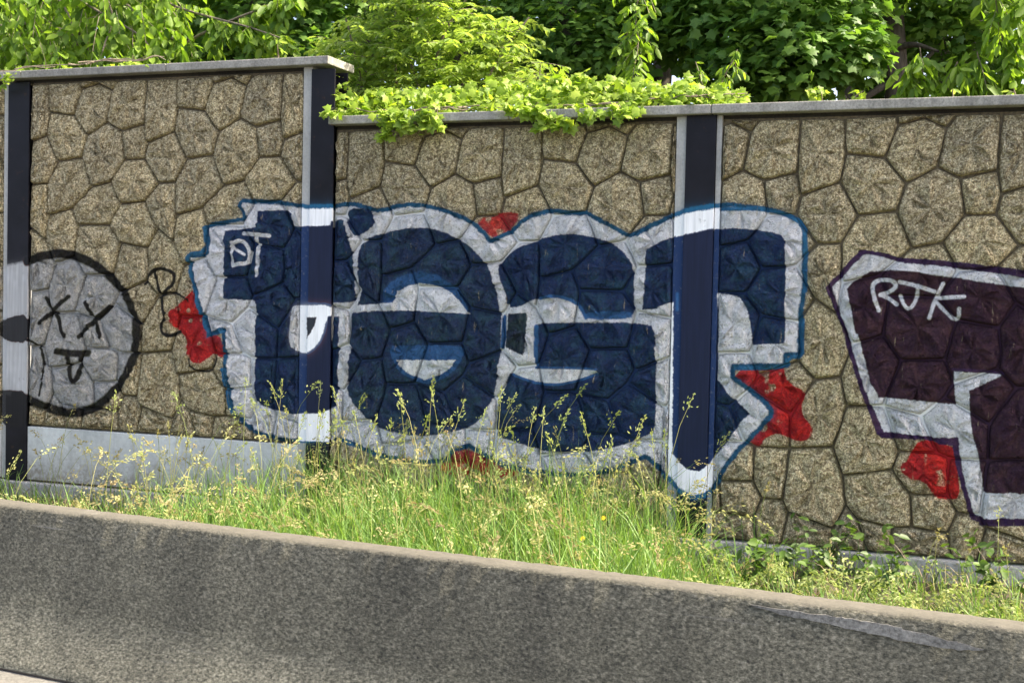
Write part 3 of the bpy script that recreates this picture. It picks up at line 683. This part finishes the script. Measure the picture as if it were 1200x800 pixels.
def region_pts(poly, n, Y0, Y1):
    """n random points seen inside a photo polygon, at distances Y0..Y1"""
    P = np.array(poly, float); out = []
    x0, y0 = P.min(0); x1, y1 = P.max(0)
    while len(out) < n:
        x, y = rng.uniform(x0, x1), rng.uniform(y0, y1); ins = False
        for i in range(len(P)):
            a, b = P[i], P[(i + 1) % len(P)]
            if (a[1] > y) != (b[1] > y) and x < (b[0] - a[0]) * (y - a[1]) / (b[1] - a[1]) + a[0]: ins = not ins
        if ins: out.append(tuple(at(x, y, rng.uniform(Y0, Y1))))
    return np.array(out)
def curve(pts, n=12):
    P = np.array(pts, float); t = np.linspace(0, len(P) - 1, n); i = np.minimum(t.astype(int), len(P) - 2); f = (t - i)[:, None]
    Pm = np.vstack([2 * P[0] - P[1], P, 2 * P[-1] - P[-2]])
    a, b, c, d = Pm[i], Pm[i + 1], Pm[i + 2], Pm[i + 3]
    return .5 * (2 * b + (c - a) * f + (2 * a - 5 * b + 4 * c - d) * f ** 2 + (3 * b - a - 3 * c + d) * f ** 3)
def limb(pxs, Y0, Y1):
    return curve([tuple(at(x, y, Y0 + (Y1 - Y0) * i / (len(pxs) - 1))) for i, (x, y) in enumerate(pxs)], 14)

# ---- overhanging cherry-like tree at the left
tb = at(-150, 70, 11.4); tree = thing("leafy_tree", "sunlit tree with drooping oval leaves overhanging the raised wall at the far left", "tree", (tb.x, 11.4, 2.1))
tv, tf = tube_np(curve([(tb.x, 11.4, 1.8), (tb.x + .1, 11.35, 3.2), (tb.x + .25, 11.2, 4.6), (tb.x + .3, 11.3, 6.5)], 14), .15, .08, 10)
from_np("trunk", tv, [tf], M_BARK, tree)
limbs = [limb([(-110, -60), (-40, -10), (10, 40), (19, 80)], 11.2, 10.1), limb([(-90, -90), (40, -30), (110, 10), (165, 42), (176, 62)], 11.2, 10.2),
         limb([(-80, -100), (60, -70), (150, -20), (200, 5), (240, 18), (290, 31), (334, 46)], 11.2, 10.1),
         limb([(60, -60), (130, -10), (205, 49), (240, 37), (275, 22), (310, 8), (338, -6)], 11.0, 10.3), limb([(-120, -30), (-30, 20), (60, 30), (120, 60), (150, 78)], 11.3, 10.4),
         limb([(-100, -120), (0, -60), (70, 0), (90, 50)], 11.2, 10.6), limb([(-80, -90), (80, -50), (130, 10), (120, 60)], 11.2, 10.0)]
for lb in limbs:
    v, f = tube_np(lb, .022, .006, 6); from_np("branch", v, [f], M_TWIG, tree)
reg = [(-60, -60), (190, -60), (215, 40), (196, 66), (150, 76), (60, 84), (-60, 92)]
st = region_pts(reg, 400, 10.0, 11.7)
for lb, k in ((limbs[2], 46), (limbs[3], 40), (limbs[1], 16)):
    q = lb[rng.integers(4, len(lb), k)] + rng.normal(0, .015, (k, 3)); st = np.vstack([st, q])
n_ = len(st)
dr = np.stack([rng.normal(.25, .6, n_), rng.normal(-.15, .4, n_), rng.normal(-.55, .45, n_)], 1)
far = st[:, 0] > at(200, 40, 10.3).x
ln = np.where(far, rng.uniform(.10, .22, n_), rng.uniform(.22, .5, n_))
Pn, Dn, Nn, C = twig_leaves(st, dr, ln, 8, np.full(n_, .35), .55, .7, .45)
Dn[:, 2] -= .25; L = rng.uniform(.085, .15, len(Pn)); 
order = np.argsort(Pn[:, 1]); Pn, Dn, Nn, L = Pn[order], Dn[order], Nn[order], L[order]
leaf_parts("leaf", Pn[:260], Dn[:260], Nn[:260], L[:260], L[:260] * .58, SH_LEAF, M_CHERRY, tree, "cherry")
fo = leaf_mesh("foliage", Pn[260:], Dn[260:], Nn[260:], L[260:], L[260:] * .58, SH_LEAF, M_CHERRY, tree); fo['kind'] = 'stuff'
v, f = twig_tubes(C, st, 2); o = from_np("twig_mass", v, [f], M_TWIG, tree); o['kind'] = 'stuff'

# ---- sapling with layered sprays behind the step
sb = at(500, 120, 10.0); sap = thing("sapling", "bright yellow-green bushy sapling with layered sprays, behind the lower wall beside the step", "sapling", (sb.x, 10.0, 2.1))
stems = [limb([(466, 190), (465, 110), (462, 40), (470, -30)], 10, 10.3), limb([(510, 190), (508, 100), (520, 40), (560, -20)], 10, 9.9), limb([(430, 190), (425, 110), (415, 60), (405, 20)], 10, 9.8),
         limb([(560, 190), (565, 110), (590, 60), (620, 20)], 10, 10.2), limb([(520, 190), (498, 120), (480, 60), (500, -10)], 10.2, 10.5)]
for lb in stems:
    v, f = tube_np(lb, .018, .007, 6); from_np("stem", v, [f], M_TWIG, sap)
reg = [(384, 120), (378, 70), (388, 48), (420, 22), (440, 0), (455, -70), (560, -70), (555, -5), (560, 12), (590, 30), (600, 18), (622, 26), (612, 60), (632, 80), (640, 120)]
st = region_pts(reg, 850, 9.5, 10.8); n_ = len(st)
dr = np.stack([rng.normal(0, .9, n_), rng.normal(-.3, .8, n_), rng.normal(.10, .08, n_)], 1)
Pn, Dn, Nn, C = twig_leaves(st, dr, rng.uniform(.14, .30, n_), 11, np.full(n_, .18), .7, 1.6, .35)
L = rng.uniform(.05, .105, len(Pn))
fo = leaf_mesh("foliage", Pn, Dn, Nn, L, L * .46, SH_LEAF, M_SAPL, sap); fo['kind'] = 'stuff'
v, f = twig_tubes(C, st, 3, .003); o = from_np("twig_mass", v, [f], M_TWIG, sap); o['kind'] = 'stuff'

# ---- ivy on the copings
def ivy(label, prof_, n, hang, base, Lr=(.028, .085), back=.30):
    t = thing("ivy", label, "ivy", tuple(base), "ivy on the wall top")
    xs = [p[0] for p in prof_]; tops = [p[1] for p in prof_]; bots = [p[2] for p in prof_]
    px = rng.uniform(min(xs), max(xs), n); u = rng.random(n) ** .8
    tp = np.interp(px, xs, tops); bt = np.interp(px, xs, bots)
    tp = tp + 4 + 16 * np.array([mnoise.noise(Vector((x * .07, 3.3, 0))) for x in px])
    py = bt + (tp - bt) * u; Pn = []
    for i in range(n):
        Y = D - .05 + back * u[i] + rng.uniform(-.04, .16) if rng.random() < .75 else D + rng.uniform(-.06, .5)
        Pn.append(tuple(at(px[i], py[i], Y)))
    Pn = np.array(Pn); out = [Pn]; vines = []
    for (x, y0, y1, m, wd) in hang:
        tt = np.sort(rng.random(m)); hx = x + wd * rng.normal(0, .5, m) * (1 - .45 * tt) + 4 * np.sin(tt * 5 + x)
        q = np.array([tuple(at(hx[i], y0 + (y1 - y0) * tt[i], D - .105 - .05 * rng.random())) for i in range(m)]); out.append(q)
        for dx in (-wd * .25, wd * .2):
            vines.append(tube_np(curve([tuple(at(x + dx + 2 * math.sin(k + x), y0 + (y1 - 4 - y0) * k / 4, D - .11)) for k in range(5)], 8), .004, .002, 4))
    Pn = np.vstack(out); m = len(Pn)
    Nn = nrm(np.stack([rng.normal(.25, .5, m), rng.normal(-.55, .4, m), rng.normal(.7, .4, m)], 1))
    Dn = np.stack([rng.normal(0, .7, m), rng.normal(-.35, .4, m), rng.normal(-.35, .4, m)], 1)
    L = rng.uniform(Lr[0], Lr[1], m)
    k = min(120, m // 4); sel = np.argsort(-L + (Pn[:, 1] - D) * .1); a, b = sel[:k], sel[k:]
    leaf_parts("leaf", Pn[a], Dn[a], Nn[a], L[a], L[a], SH_LOBE, M_IVY, t, "ivy")
    fo = leaf_mesh("foliage", Pn[b], Dn[b], Nn[b], L[b], L[b], SH_LOBE, M_IVY, t); fo['kind'] = 'stuff'
    if n > 400:      # woody runners creeping along the top
        for k in range(7):
            xa = rng.uniform(min(xs), max(xs) - 60); cc = [tuple(at(xa + 12 * j, np.interp(xa + 12 * j, xs, bots) - 5 - 6 * rng.random(), D - .03 + .12 * rng.random())) for j in range(7)]
            vines.append(tube_np(curve(cc, 18), .006, .003, 5))
    if vines: v, f = join_np(vines); from_np("vine", v, [f], M_TWIG, t)
    return t
ivy("dense ivy mat at the step end of the wall, two strands hanging over the coping", [(380, 118, 136), (400, 108, 136), (430, 104, 138), (470, 104, 137), (520, 102, 135), (560, 98, 134), (602, 96, 132)], 1150,
    [(452, 128, 163, 80, 13), (474, 128, 155, 40, 9), (500, 128, 150, 54, 12), (513, 126, 154, 20, 6), (486, 130, 157, 20, 5), (462, 128, 150, 30, 12), (392, 126, 134, 14, 10)], at(450, 137, D + .1))
ivy("dense ivy mat over the coping left of the right-hand post, ragged strands hanging down", [(602, 96, 132), (640, 84, 130), (660, 78, 130), (700, 86, 130), (740, 90, 126), (780, 92, 122), (815, 94, 120), (845, 100, 120), (872, 112, 120)], 1350,
    [(634, 124, 152, 34, 9), (650, 132, 150, 22, 14), (664, 136, 149, 14, 8), (625, 122, 138, 34, 14), (690, 124, 137, 30, 14), (722, 122, 139, 40, 20), (742, 124, 134, 18, 10), (600, 122, 132, 20, 10)], at(700, 130, D + .1))
ivy("thin trail of ivy lying on the raised coping at the far left end", [(-20, 82, 90), (20, 80, 88), (60, 77, 84), (100, 76, 81), (150, 72, 77), (192, 70, 75)], 480,
    [(6, 86, 104, 36, 8)], at(60, 84, D + .1), (.025, .05))
ivy("few bright ivy leaves climbing the back of the post at the step in the wall", [(393, 84, 120), (402, 80, 122), (409, 100, 124)], 46, [], at(400, 110, D + .4), (.04, .075), .3)

# ---- shoots: drooping branch and upright sprigs, each leaf its own part
def shoot(name, label, cat, pxs, Y0, Y1, n, Ll, base, mat, shape, tw=7, tl=(.12, .26), key="sh", group=None, dz=-.6, wr=.45, maxp=300):
    t = thing(name, label, cat, tuple(base), group)
    for q in pxs:
        lb = limb(q, Y0, Y1); v, f = tube_np(lb, .009, .003, 5); from_np("stem", v, [f], M_TWIG, t)
        st = lb[rng.integers(2, len(lb), n)]; 
        dr = np.stack([rng.normal(0, .8, n), rng.normal(-.1, .7, n), rng.normal(dz, .4, n)], 1)
        Pn, Dn, Nn, C = twig_leaves(st, dr, rng.uniform(tl[0], tl[1], n), tw, np.full(n, .3), .5, .6, .45)
        Dn[:, 2] -= .15; L = rng.uniform(Ll[0], Ll[1], len(Pn)); m = min(maxp, len(Pn))
        leaf_parts("leaf", Pn[:m], Dn[:m], Nn[:m], L[:m], L[:m] * wr, shape, mat, t, key)
        if m < len(Pn): o = leaf_mesh("foliage", Pn[m:], Dn[m:], Nn[m:], L[m:], L[m:] * wr, shape, mat, t); o['kind'] = 'stuff'
        v, f = twig_tubes(C, st, 2, .003); from_np("twigs", v, [f], M_TWIG, t)['kind'] = 'stuff'
    return t
shoot("hanging_branch", "pale green leafy branch hanging straight down behind the ivy, left of the right-hand post", "branch", [[(752, -70), (750, -20), (745, 20), (748, 50), (742, 84)]], 10.1, 9.8, 40, (.07, .12), at(750, -70, 10.1), M_CHERRY, SH_LEAF, key="hb")
shoot("sprig", "upright sprig with narrow drooping leaves rising from the ivy just right of the post", "sprig", [[(842, 122), (846, 95), (858, 72), (864, 58)], [(828, 122), (822, 95), (815, 72)]], 9.5, 9.4, 11, (.06, .09), at(842, 122, 9.5), M_CHERRY, SH_LEAF, 5, (.06, .14), "hb", wr=.36)
shoot("sprig", "small bright sprig sprouting above the ivy mat over the left hanging strands", "sprig", [[(628, 118), (631, 95), (634, 74)]], 9.5, 9.4, 5, (.045, .07), at(628, 118, 9.5), M_SAPL, SH_LEAF, 4, (.05, .1), "sp", dz=.1)
shoot("sprig", "tiny sprout standing on the coping near the end of the raised wall", "sprig", [[(326, 74), (326, 62), (325, 52)]], 9.25, 9.2, 3, (.05, .08), at(326, 74, 9.25), M_SAPL, SH_LEAF, 4, (.04, .08), "sp", dz=.1)
shoot("sprig", "low bright sprig with rounded leaves peeking over the bare coping, right of the post", "sprig", [[(962, 124), (963, 112), (960, 104)], [(990, 124), (1000, 114), (1012, 106)]], 9.5, 9.4, 6, (.04, .065), at(970, 124, 9.5), M_IVY, SH_LOBE, 4, (.04, .1), "ivy", dz=.2, wr=.9)
shoot("bush", "bush with large glossy drooping leaves rising behind the coping above the white initials", "bush", [[(1090, 126), (1082, 90), (1078, 55)], [(1110, 126), (1112, 95), (1122, 72)], [(1075, 126), (1068, 100), (1066, 72)]], 9.8, 9.6, 15, (.09, .15), at(1090, 126, 9.8), M_CHERRY, SH_LEAF, 6, (.08, .2), "hb", wr=.42)
shoot("bush", "taller sunlit bush with large oval leaves behind the coping at the right edge", "bush", [[(1190, 128), (1182, 80), (1172, 30), (1160, -40)], [(1215, 128), (1210, 70), (1200, 10), (1195, -50)], [(1160, 126), (1150, 90), (1145, 60)]], 9.9, 9.7, 28, (.09, .15), at(1190, 128, 9.9), M_CHERRY, SH_LEAF, 7, (.10, .26), "hb", wr=.46, maxp=95)
shoot("sprig", "two small upright shoots with yellowish tips close behind the right-hand coping", "sprig", [[(1116, 126), (1117, 116), (1116, 104)], [(1192, 126), (1190, 112), (1188, 104)]], 9.3, 9.2, 3, (.04, .07), at(1120, 126, 9.3), M_SAPL, SH_LEAF, 4, (.03, .06), "sp", dz=.5)

# ---- darker trees behind
def crown(Pc, R, n, L, shape, mat, parent, wr=1.0, name="crown"):
    k = rng.integers(0, len(Pc), n); u = nrm(rng.normal(0, 1, (n, 3))); rad = rng.random(n) ** .45
    Rk = np.array(R)[k]; Pn = np.array(Pc)[k] + u * (rad * Rk)[:, None] * np.array([1, 1, .75])
    Nn = nrm(u * .6 + np.array([0, -.15, .8]) + rng.normal(0, .35, (n, 3)))
    Dn = nrm(u * np.array([1, 1, .2]) + rng.normal(0, .5, (n, 3))); Dn[:, 2] -= .35
    LL = rng.uniform(L[0], L[1], n)
    o = leaf_mesh(name, Pn, Dn, Nn, LL, LL * wr, shape, mat, parent); o['kind'] = 'stuff'; return o
def tree_at(label, px, Y, blobs, n, L, mat=M_MAPLE, shape=SH_LOBE, tr=.14, extra=(), wr=1.0, limbs_=()):
    b = at(px, 100, Y); t = thing("broadleaf_tree", label, "tree", (b.x, Y, 2.2), "darker trees beyond the wall")
    v, f = tube_np(curve([(b.x, Y, 1.9), (b.x + .1, Y, 4), (b.x - .1, Y + .1, 6.5), (b.x + .2, Y, 9)], 12), tr, tr * .5, 9); from_np("trunk", v, [f], M_BARK, t)
    for q in limbs_:
        v, f = tube_np(limb(q, Y, Y - .3), .045, .012, 6); from_np("branch", v, [f], M_BARK, t)
    Pc = [tuple(at(x, y, Y + dy)) for x, y, r, dy in blobs] + [e[:3] for e in extra]; R = [r for *_, r, dy in blobs] + [e[3] for e in extra]
    for c in Pc[::2]:
        v, f = tube_np(curve([(b.x, Y, min(max(c[2] - 1, 3), 7)), ((b.x + c[0]) / 2, (Y + c[1]) / 2, c[2] - .2), c], 8), .035, .01, 5); from_np("branch", v, [f], M_BARK, t)
    crown(Pc, R, n, L, shape, mat, t, wr); return t
tree_at("dark green lobed-leaf tree behind the ivy, left of the hanging branch", 660, 12.6, [(640, 20, .8, 0), (690, 50, .7, -.3), (620, -60, .9, .2), (700, -50, .9, 0), (730, 30, .6, .3), (660, 90, .6, 0), (600, 40, .55, .4), (720, -120, 1, 0)], 7500, (.055, .10))
tree_at("large deep green tree with lobed leaves directly above the right-hand post", 900, 12.2, [(870, 20, .8, 0), (920, 60, .7, -.3), (960, 20, .7, .1), (880, 90, .55, 0), (830, -40, .9, .3), (940, -50, 1, 0), (900, -130, 1.1, 0), (985, 60, .45, -.2), (800, 30, .6, .6)], 7500, (.08, .13))
tree_at("shaded tree with dark bare limbs showing, between the post and the right-hand bushes", 1040, 13.5, [(1060, -40, .9, 0), (1110, 10, .6, .3), (1000, -80, 1, 0), (1120, -80, 1, 0), (1150, 40, .7, .8), (1060, 100, .5, .6)], 3600, (.08, .12), M_MAPLE,
        limbs_=[[(1046, 110), (1040, 60), (1030, 10)], [(1044, 95), (1000, 120), (985, 105)], [(1040, 60), (1070, 52), (1100, 60)], [(1046, 80), (1020, 62), (1004, 30)]])
tree_at("deep green tree in shade behind the raised wall, right of the overhanging one", 300, 13.2, [(260, 10, .8, 0), (330, 20, .8, .2), (300, 60, .6, 0), (380, 10, .7, .3), (220, -60, 1, 0), (350, -60, 1, 0), (240, 60, .6, .5), (360, 70, .5, 0), (180, 20, .8, .5)], 5500, (.08, .13))
# far woodland: one continuous mass of leaves, with an unseen canopy added overhead to block sun and sky
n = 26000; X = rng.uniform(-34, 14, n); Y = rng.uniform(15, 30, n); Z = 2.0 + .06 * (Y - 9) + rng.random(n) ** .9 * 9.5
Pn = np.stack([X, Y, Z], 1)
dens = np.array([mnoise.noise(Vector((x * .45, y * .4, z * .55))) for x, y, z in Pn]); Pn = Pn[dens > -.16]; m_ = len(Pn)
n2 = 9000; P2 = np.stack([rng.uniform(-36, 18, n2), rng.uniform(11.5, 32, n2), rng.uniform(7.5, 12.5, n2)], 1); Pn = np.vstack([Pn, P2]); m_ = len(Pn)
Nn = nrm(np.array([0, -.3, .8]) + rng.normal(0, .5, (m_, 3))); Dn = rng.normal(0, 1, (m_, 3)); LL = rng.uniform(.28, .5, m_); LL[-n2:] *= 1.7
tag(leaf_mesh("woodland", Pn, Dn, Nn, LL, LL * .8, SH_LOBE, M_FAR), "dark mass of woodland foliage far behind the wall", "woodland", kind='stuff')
wt = ["shadowy trunk deep in the woods above the round grey face", "shadowy trunk deep in the woods above the middle of the raised coping", "shadowy trunk deep in the woods behind the yellow-green sapling", "shadowy trunk deep in the woods right of the yellow-green sapling",
      "shadowy trunk deep in the woods behind the hanging branch", "shadowy trunk in the dark gap left of the right-hand bushes", "shadowy trunk behind the bush above the white initials", "shadowy trunk behind the taller bush at the right edge"]
for i, (px, Y) in enumerate([(60, 17), (230, 19), (420, 16), (560, 20), (760, 17), (1010, 16), (1085, 19), (1150, 16)]):
    b = at(px, 60, Y); v, f = tube_np(curve([(b.x, Y, 2), (b.x + rng.normal(0, .3), Y, 5), (b.x + rng.normal(0, .5), Y, 9)], 8), .17, .1, 8)
    tag(from_np("tree_trunk", v, [f], M_BARK), wt[i], "tree trunk", "tree trunks deep in the woodland")

# ------------------------------------------------------------ grass
def blades(name, P0, H, W, lean, mat, lab, bend=.5, levels=4):
    n = len(P0); th = rng.uniform(0, 2 * np.pi, n); d = np.stack([np.cos(th), np.sin(th), np.zeros(n)], 1)
    d = nrm(d + np.array([-.15, -.1, 0]))
    ok = P0[:, 1] + d[:, 1] * H * lean * 1.1 > B0.y + .20 + (P0[:, 0] - B0.x) * math.tan(BA)
    P0, H, W, lean, th, d = P0[ok], H[ok], W[ok], lean[ok], th[ok], d[ok]; n = len(P0)
    ph = th + rng.normal(1.57, .6, n); s = np.stack([np.cos(ph), np.sin(ph), np.zeros(n)], 1)
    t = np.linspace(0, 1, levels); V = np.zeros((n, 2 * levels - 1, 3))
    for i, tt in enumerate(t):
        c = P0 + d * (H * lean * (tt * .35 + tt ** 2 * bend * 1.3))[:, None] + np.array([0, 0, 1.0]) * (H * (tt - lean * .35 * tt ** 3))[:, None]
        if i == levels - 1: V[:, -1] = c
        else:
            ww = (W * (1 - tt * .55))[:, None] * .5; V[:, 2 * i] = c - s * ww; V[:, 2 * i + 1] = c + s * ww
    k = 2 * levels - 1; q = []; tr = [(2 * levels - 4, 2 * levels - 3, 2 * levels - 2)]
    for i in range(levels - 2): q.append((2 * i, 2 * i + 1, 2 * i + 3, 2 * i + 2))
    off = (np.arange(n) * k)[:, None, None]
    F = [(np.array(q)[None] + off).reshape(-1, 4), (np.array(tr)[None] + off).reshape(-1, 3)]
    rn = np.repeat(rng.random(n), k)
    return tag(from_np(name, V.reshape(-1, 3), F, mat, None, rn), lab, "grass", kind='stuff')
def verge_pts(n, x0, x1, y0=None, y1=8.88, dens=None):
    out = []
    while len(out) < n:
        x = rng.uniform(x0, x1, n); yb = B0.y + .25 + (x - B0.x) * math.tan(BA); lo = yb if y0 is None else np.maximum(yb, y0)
        y = lo + (y1 - lo) * rng.random(n); kp = np.ones(n, bool) if dens is None else rng.random(n) < dens(x, y)
        out += list(zip(x[kp], y[kp]))
    a = np.array(out[:n]); return np.stack([a[:, 0], a[:, 1], verge_z(a[:, 0], a[:, 1])], 1)
def patch(x, y, s=1.1, o=0): return np.array([mnoise.noise(Vector((a * s, b * s, o))) for a, b in zip(x, y)])
def dens_main(x, y):
    # thin at the left, thick in the middle: judged by where it stands along the verge
    base = np.interp(x, [-9, -6.6, -5.3, -4.7, -3.5, -1.5, 0.5, 3], [.22, .13, .16, .80, 1, .9, .8, .8])
    return np.clip(base * (.62 + 1.5 * patch(x, y, 2.1)), .03, 1) * np.where((x > -1.65) & (y > 7.7), .22, 1)
P0 = verge_pts(17000, -9.2, 2.6, dens=dens_main)
Hm = np.interp(P0[:, 0], [-9, -6.4, -4.7, -3.2, -1.7, -1.2, 2], [.32, .32, .70, .74, .70, .32, .26])
Hm = Hm * (1 + .45 * patch(P0[:, 0], P0[:, 1], 1.6, 7))
blades("grass", P0, Hm * rng.uniform(.35, 1.25, len(P0)), rng.uniform(.004, .012, len(P0)), rng.uniform(.15, .8, len(P0)), M_GRASS, "tall yellow-green grass blades filling the verge between barrier and wall")
P0 = verge_pts(14000, -9.2, 2.6, dens=lambda x, y: np.where((x < -4.9) & (y > 7.4), .3, np.where((x > -1.7) & (y > 7.9), .4, 1)))
blades("undergrowth", P0, rng.uniform(.08, .26, len(P0)), rng.uniform(.006, .012, len(P0)), rng.uniform(.3, .9, len(P0)), M_UNDER, "short tangled undergrowth grass on the verge soil")
P0 = verge_pts(5000, -9.2, 2.6)
blades("dry_thatch", P0, rng.uniform(.10, .34, len(P0)), rng.uniform(.004, .008, len(P0)), rng.uniform(.8, 1.6, len(P0)), M_DRY, "bent dry straw-coloured thatch low among the green grass")
# flowering stalks with nodding heads
def stalks(name, P0, H, lean, th, mat_s, mat_h, lab, head=.14, nsp=18, sl=(.014, .028), droop=.5, width=.022):
    tipy = P0[:, 1] + np.sin(th) * H * lean * 1.25; ok = tipy > B0.y + .22 + (P0[:, 0] - B0.x) * math.tan(BA)
    P0, H, lean, th = P0[ok], H[ok], lean[ok], th[ok]
    n = len(P0); lv = 6; t = np.linspace(0, 1, lv)
    d = np.stack([np.cos(th), np.sin(th), np.zeros(n)], 1)
    def c_(tt): return P0[:, None, :] + d[:, None, :] * (H * lean)[:, None, None] * (tt * .3 + .9 * tt ** 2.6)[..., None] + np.array([0, 0, 1.0]) * (H[:, None] * (tt - (lean * droop)[:, None] * tt ** 5))[..., None]
    C = c_(np.broadcast_to(t, (n, lv)))
    a = np.array([0, 2.094, 4.189]); r = .0019
    V = (C[:, :, None, :] + r * np.stack([np.cos(a), np.sin(a), 0 * a], 1)[None, None]).reshape(-1, 3)
    q = [(i * 3 + j, i * 3 + (j + 1) % 3, (i + 1) * 3 + (j + 1) % 3, (i + 1) * 3 + j) for i in range(lv - 1) for j in range(3)]
    F = (np.array(q)[None] + (np.arange(n) * lv * 3)[:, None, None]).reshape(-1, 4)
    tag(from_np(name + "_stalk", V, [F], mat_s, None, np.repeat(rng.random(n), lv * 3)), lab[0], "grass", kind='stuff')
    hf = (head / H)[:, None]; tt = 1 - hf * rng.random((n, nsp)) ** .9; Cc = c_(tt)
    e = c_(np.minimum(tt + .02, 1.02)) - Cc
    off = rng.normal(0, 1, (n, nsp, 3)) * width * ((1 - tt) / hf * .9 + .15)[..., None] * rng.uniform(.3, 1.1, (n, nsp, 1))
    Pn = (Cc + off).reshape(-1, 3); Dn = nrm((nrm(e) * .9 + off / (width + 1e-6) * .35 + rng.normal(0, .2, off.shape) - np.array([0, 0, .25])).reshape(-1, 3))
    rn = np.clip(np.repeat(rng.random(n), nsp) * .8 + .2 * rng.random(n * nsp), 0, 1)
    LL = rng.uniform(sl[0], sl[1], len(Pn)); Nn = rng.normal(0, 1, Pn.shape)
    o = leaf_mesh(name + "_head", np.vstack([Pn, Pn]), np.vstack([Dn, Dn]), np.vstack([Nn, np.cross(Dn, Nn)]), np.tile(LL, 2), np.tile(LL, 2) * .55, SH_SIMPLE, mat_h, None, rn=np.tile(rn, 2))
    tag(o, lab[1], "grass", kind='stuff')
def dens_st(x, y):
    return np.clip(np.interp(x, [-9, -7, -5.2, -4.6, -3.2, -1.9, -1.2, 0, 2], [.6, .55, .6, 1, .9, .9, .35, .25, .3]), 0, 1)
P0 = verge_pts(380, -9, 2.4, dens=dens_st); n = len(P0)
Hs = np.interp(P0[:, 0], [-9, -5, -4.6, -3.0, -1.7, -1.3, 2], [.80, .84, 1.0, .98, .96, .60, .55]) * rng.uniform(.55, 1.18, n)
stalks("meadow_grass", P0, Hs, rng.uniform(.05, .55, n), rng.normal(.4, 1.6, n), M_STALK, M_SEED, ("slender pale stalks of flowering grass arching over the verge", "straw and pinkish seed heads of the tall grass against the painted wall"))
P0 = verge_pts(230, -6.2, -1.6, dens=dens_st); n = len(P0)
Hs = rng.uniform(.6, .98, n)
stalks("brome_grass", P0, Hs, rng.uniform(.35, .8, n), rng.normal(-.2, 1.2, n), M_STALK, M_SEED, ("long bowed stalks of brome grass in the thick middle of the verge", "drooping one-sided pale seed heads in the thick middle of the verge"), .22, 26, (.016, .032), .75, .025)
P0 = verge_pts(430, -2.2, 2.6, 5.4, 7.9); n = len(P0)
stalks("oat_grass", P0, rng.uniform(.22, .46, n), rng.uniform(.4, .9, n), rng.uniform(-3.1, 3.1, n), M_STALK, M_OAT, ("short bent stalks of oat-like grass at the right along the barrier", "pale oat-like spikelets nodding low over the barrier at the right"), .15, 24, (.022, .038), .6, .045)
P0 = verge_pts(70, -5.0, -1.7, 6.2, 8.6); n = len(P0)
stalks("cocksfoot_grass", P0, rng.uniform(.95, 1.38, n), rng.uniform(.04, .3, n), rng.normal(.4, 1.8, n), M_STALK, M_OAT, ("few tallest wispy grass stems rising before the navy letters", "green clustered heads of the tallest grass before the navy letters"), .16, 26, (.014, .026), .5, .024)
# broad-leaved weeds along the foot of the wall
wl = ["dark green bramble-like weed at the wall foot, just right of the right-hand post", "low leafy weed against the footing below the red blot", "leafy weed with a reddish stem against the footing below the purple lettering", "broad-leaved weed at the far right edge of the verge", "clump of dark broad leaves hidden in grass right of the post base", "small nettle-like weed between the two red blots along the footing", "weed with yellowish top leaves just right of the post"]
for lab, (px, py, Y, hh, nn) in zip(wl, [(905, 660, 8.3, .36, 70), (965, 650, 8.6, .50, 56), (1078, 665, 8.6, .40, 40), (1180, 690, 8.2, .42, 80), (870, 680, 8.0, .36, 70), (1020, 680, 8.1, .32, 70), (925, 655, 8.0, .34, 60)]):
    b = at(px, py, Y); b.z = .10; t = thing("weed", lab, "weed", tuple(b), "broad-leaved weeds at the wall foot")
    for k in range(5):
        a = rng.uniform(0, 6.28); e = b + Vector((math.cos(a) * .22, math.sin(a) * .12 - .05, hh * rng.uniform(.7, 1.05)))
        c = curve([tuple(b), tuple((b + e) / 2 + Vector((0, 0, .06))), tuple(e)], 7); v, f = tube_np(c, .004, .002, 4); from_np("stem", v, [f], M_TWIG, t)
        m = nn // 4; Pn = c[rng.integers(1, 7, m)] + rng.normal(0, .025, (m, 3)); Dn = rng.normal(0, 1, (m, 3)) * np.array([1, 1, .35]); Nn = nrm(np.array([0, -.3, 1]) + rng.normal(0, .4, (m, 3)))
        L = rng.uniform(.05, .09, m); leaf_parts("leaf", Pn, Dn, Nn, L, L * .62, SH_LEAF, M_WEED, t, "weed")
for i, (px, py, Y) in enumerate([(707, 606, 7.3), (683, 630, 7.0)]):
    b = at(px, py, Y); t = thing("wildflower", ["small yellow wildflower in the grass below the second round letter", "lower of the two small yellow wildflowers in the grass, nearer the barrier"][i], "flower", (b.x, b.y, .1))
    v, f = tube_np(curve([(b.x, b.y, .08), (b.x + .03, b.y, b.z * .5), tuple(b)], 6), .002, .0015, 4); from_np("stem", v, [f], M_STALK, t, np.full(len(v), .5))
    m = 9; a = np.linspace(0, 6.28, m, endpoint=False); Dn = np.stack([np.cos(a), np.sin(a) * .6 - .1, np.sin(a) * .8], 1)
    leaf_mesh("petals", np.tile(np.array(b), (m, 1)), Dn, np.tile(np.array([0, -1.0, .6]), (m, 1)), np.full(m, .017), np.full(m, .011), SH_SIMPLE, M_FLOW, t)
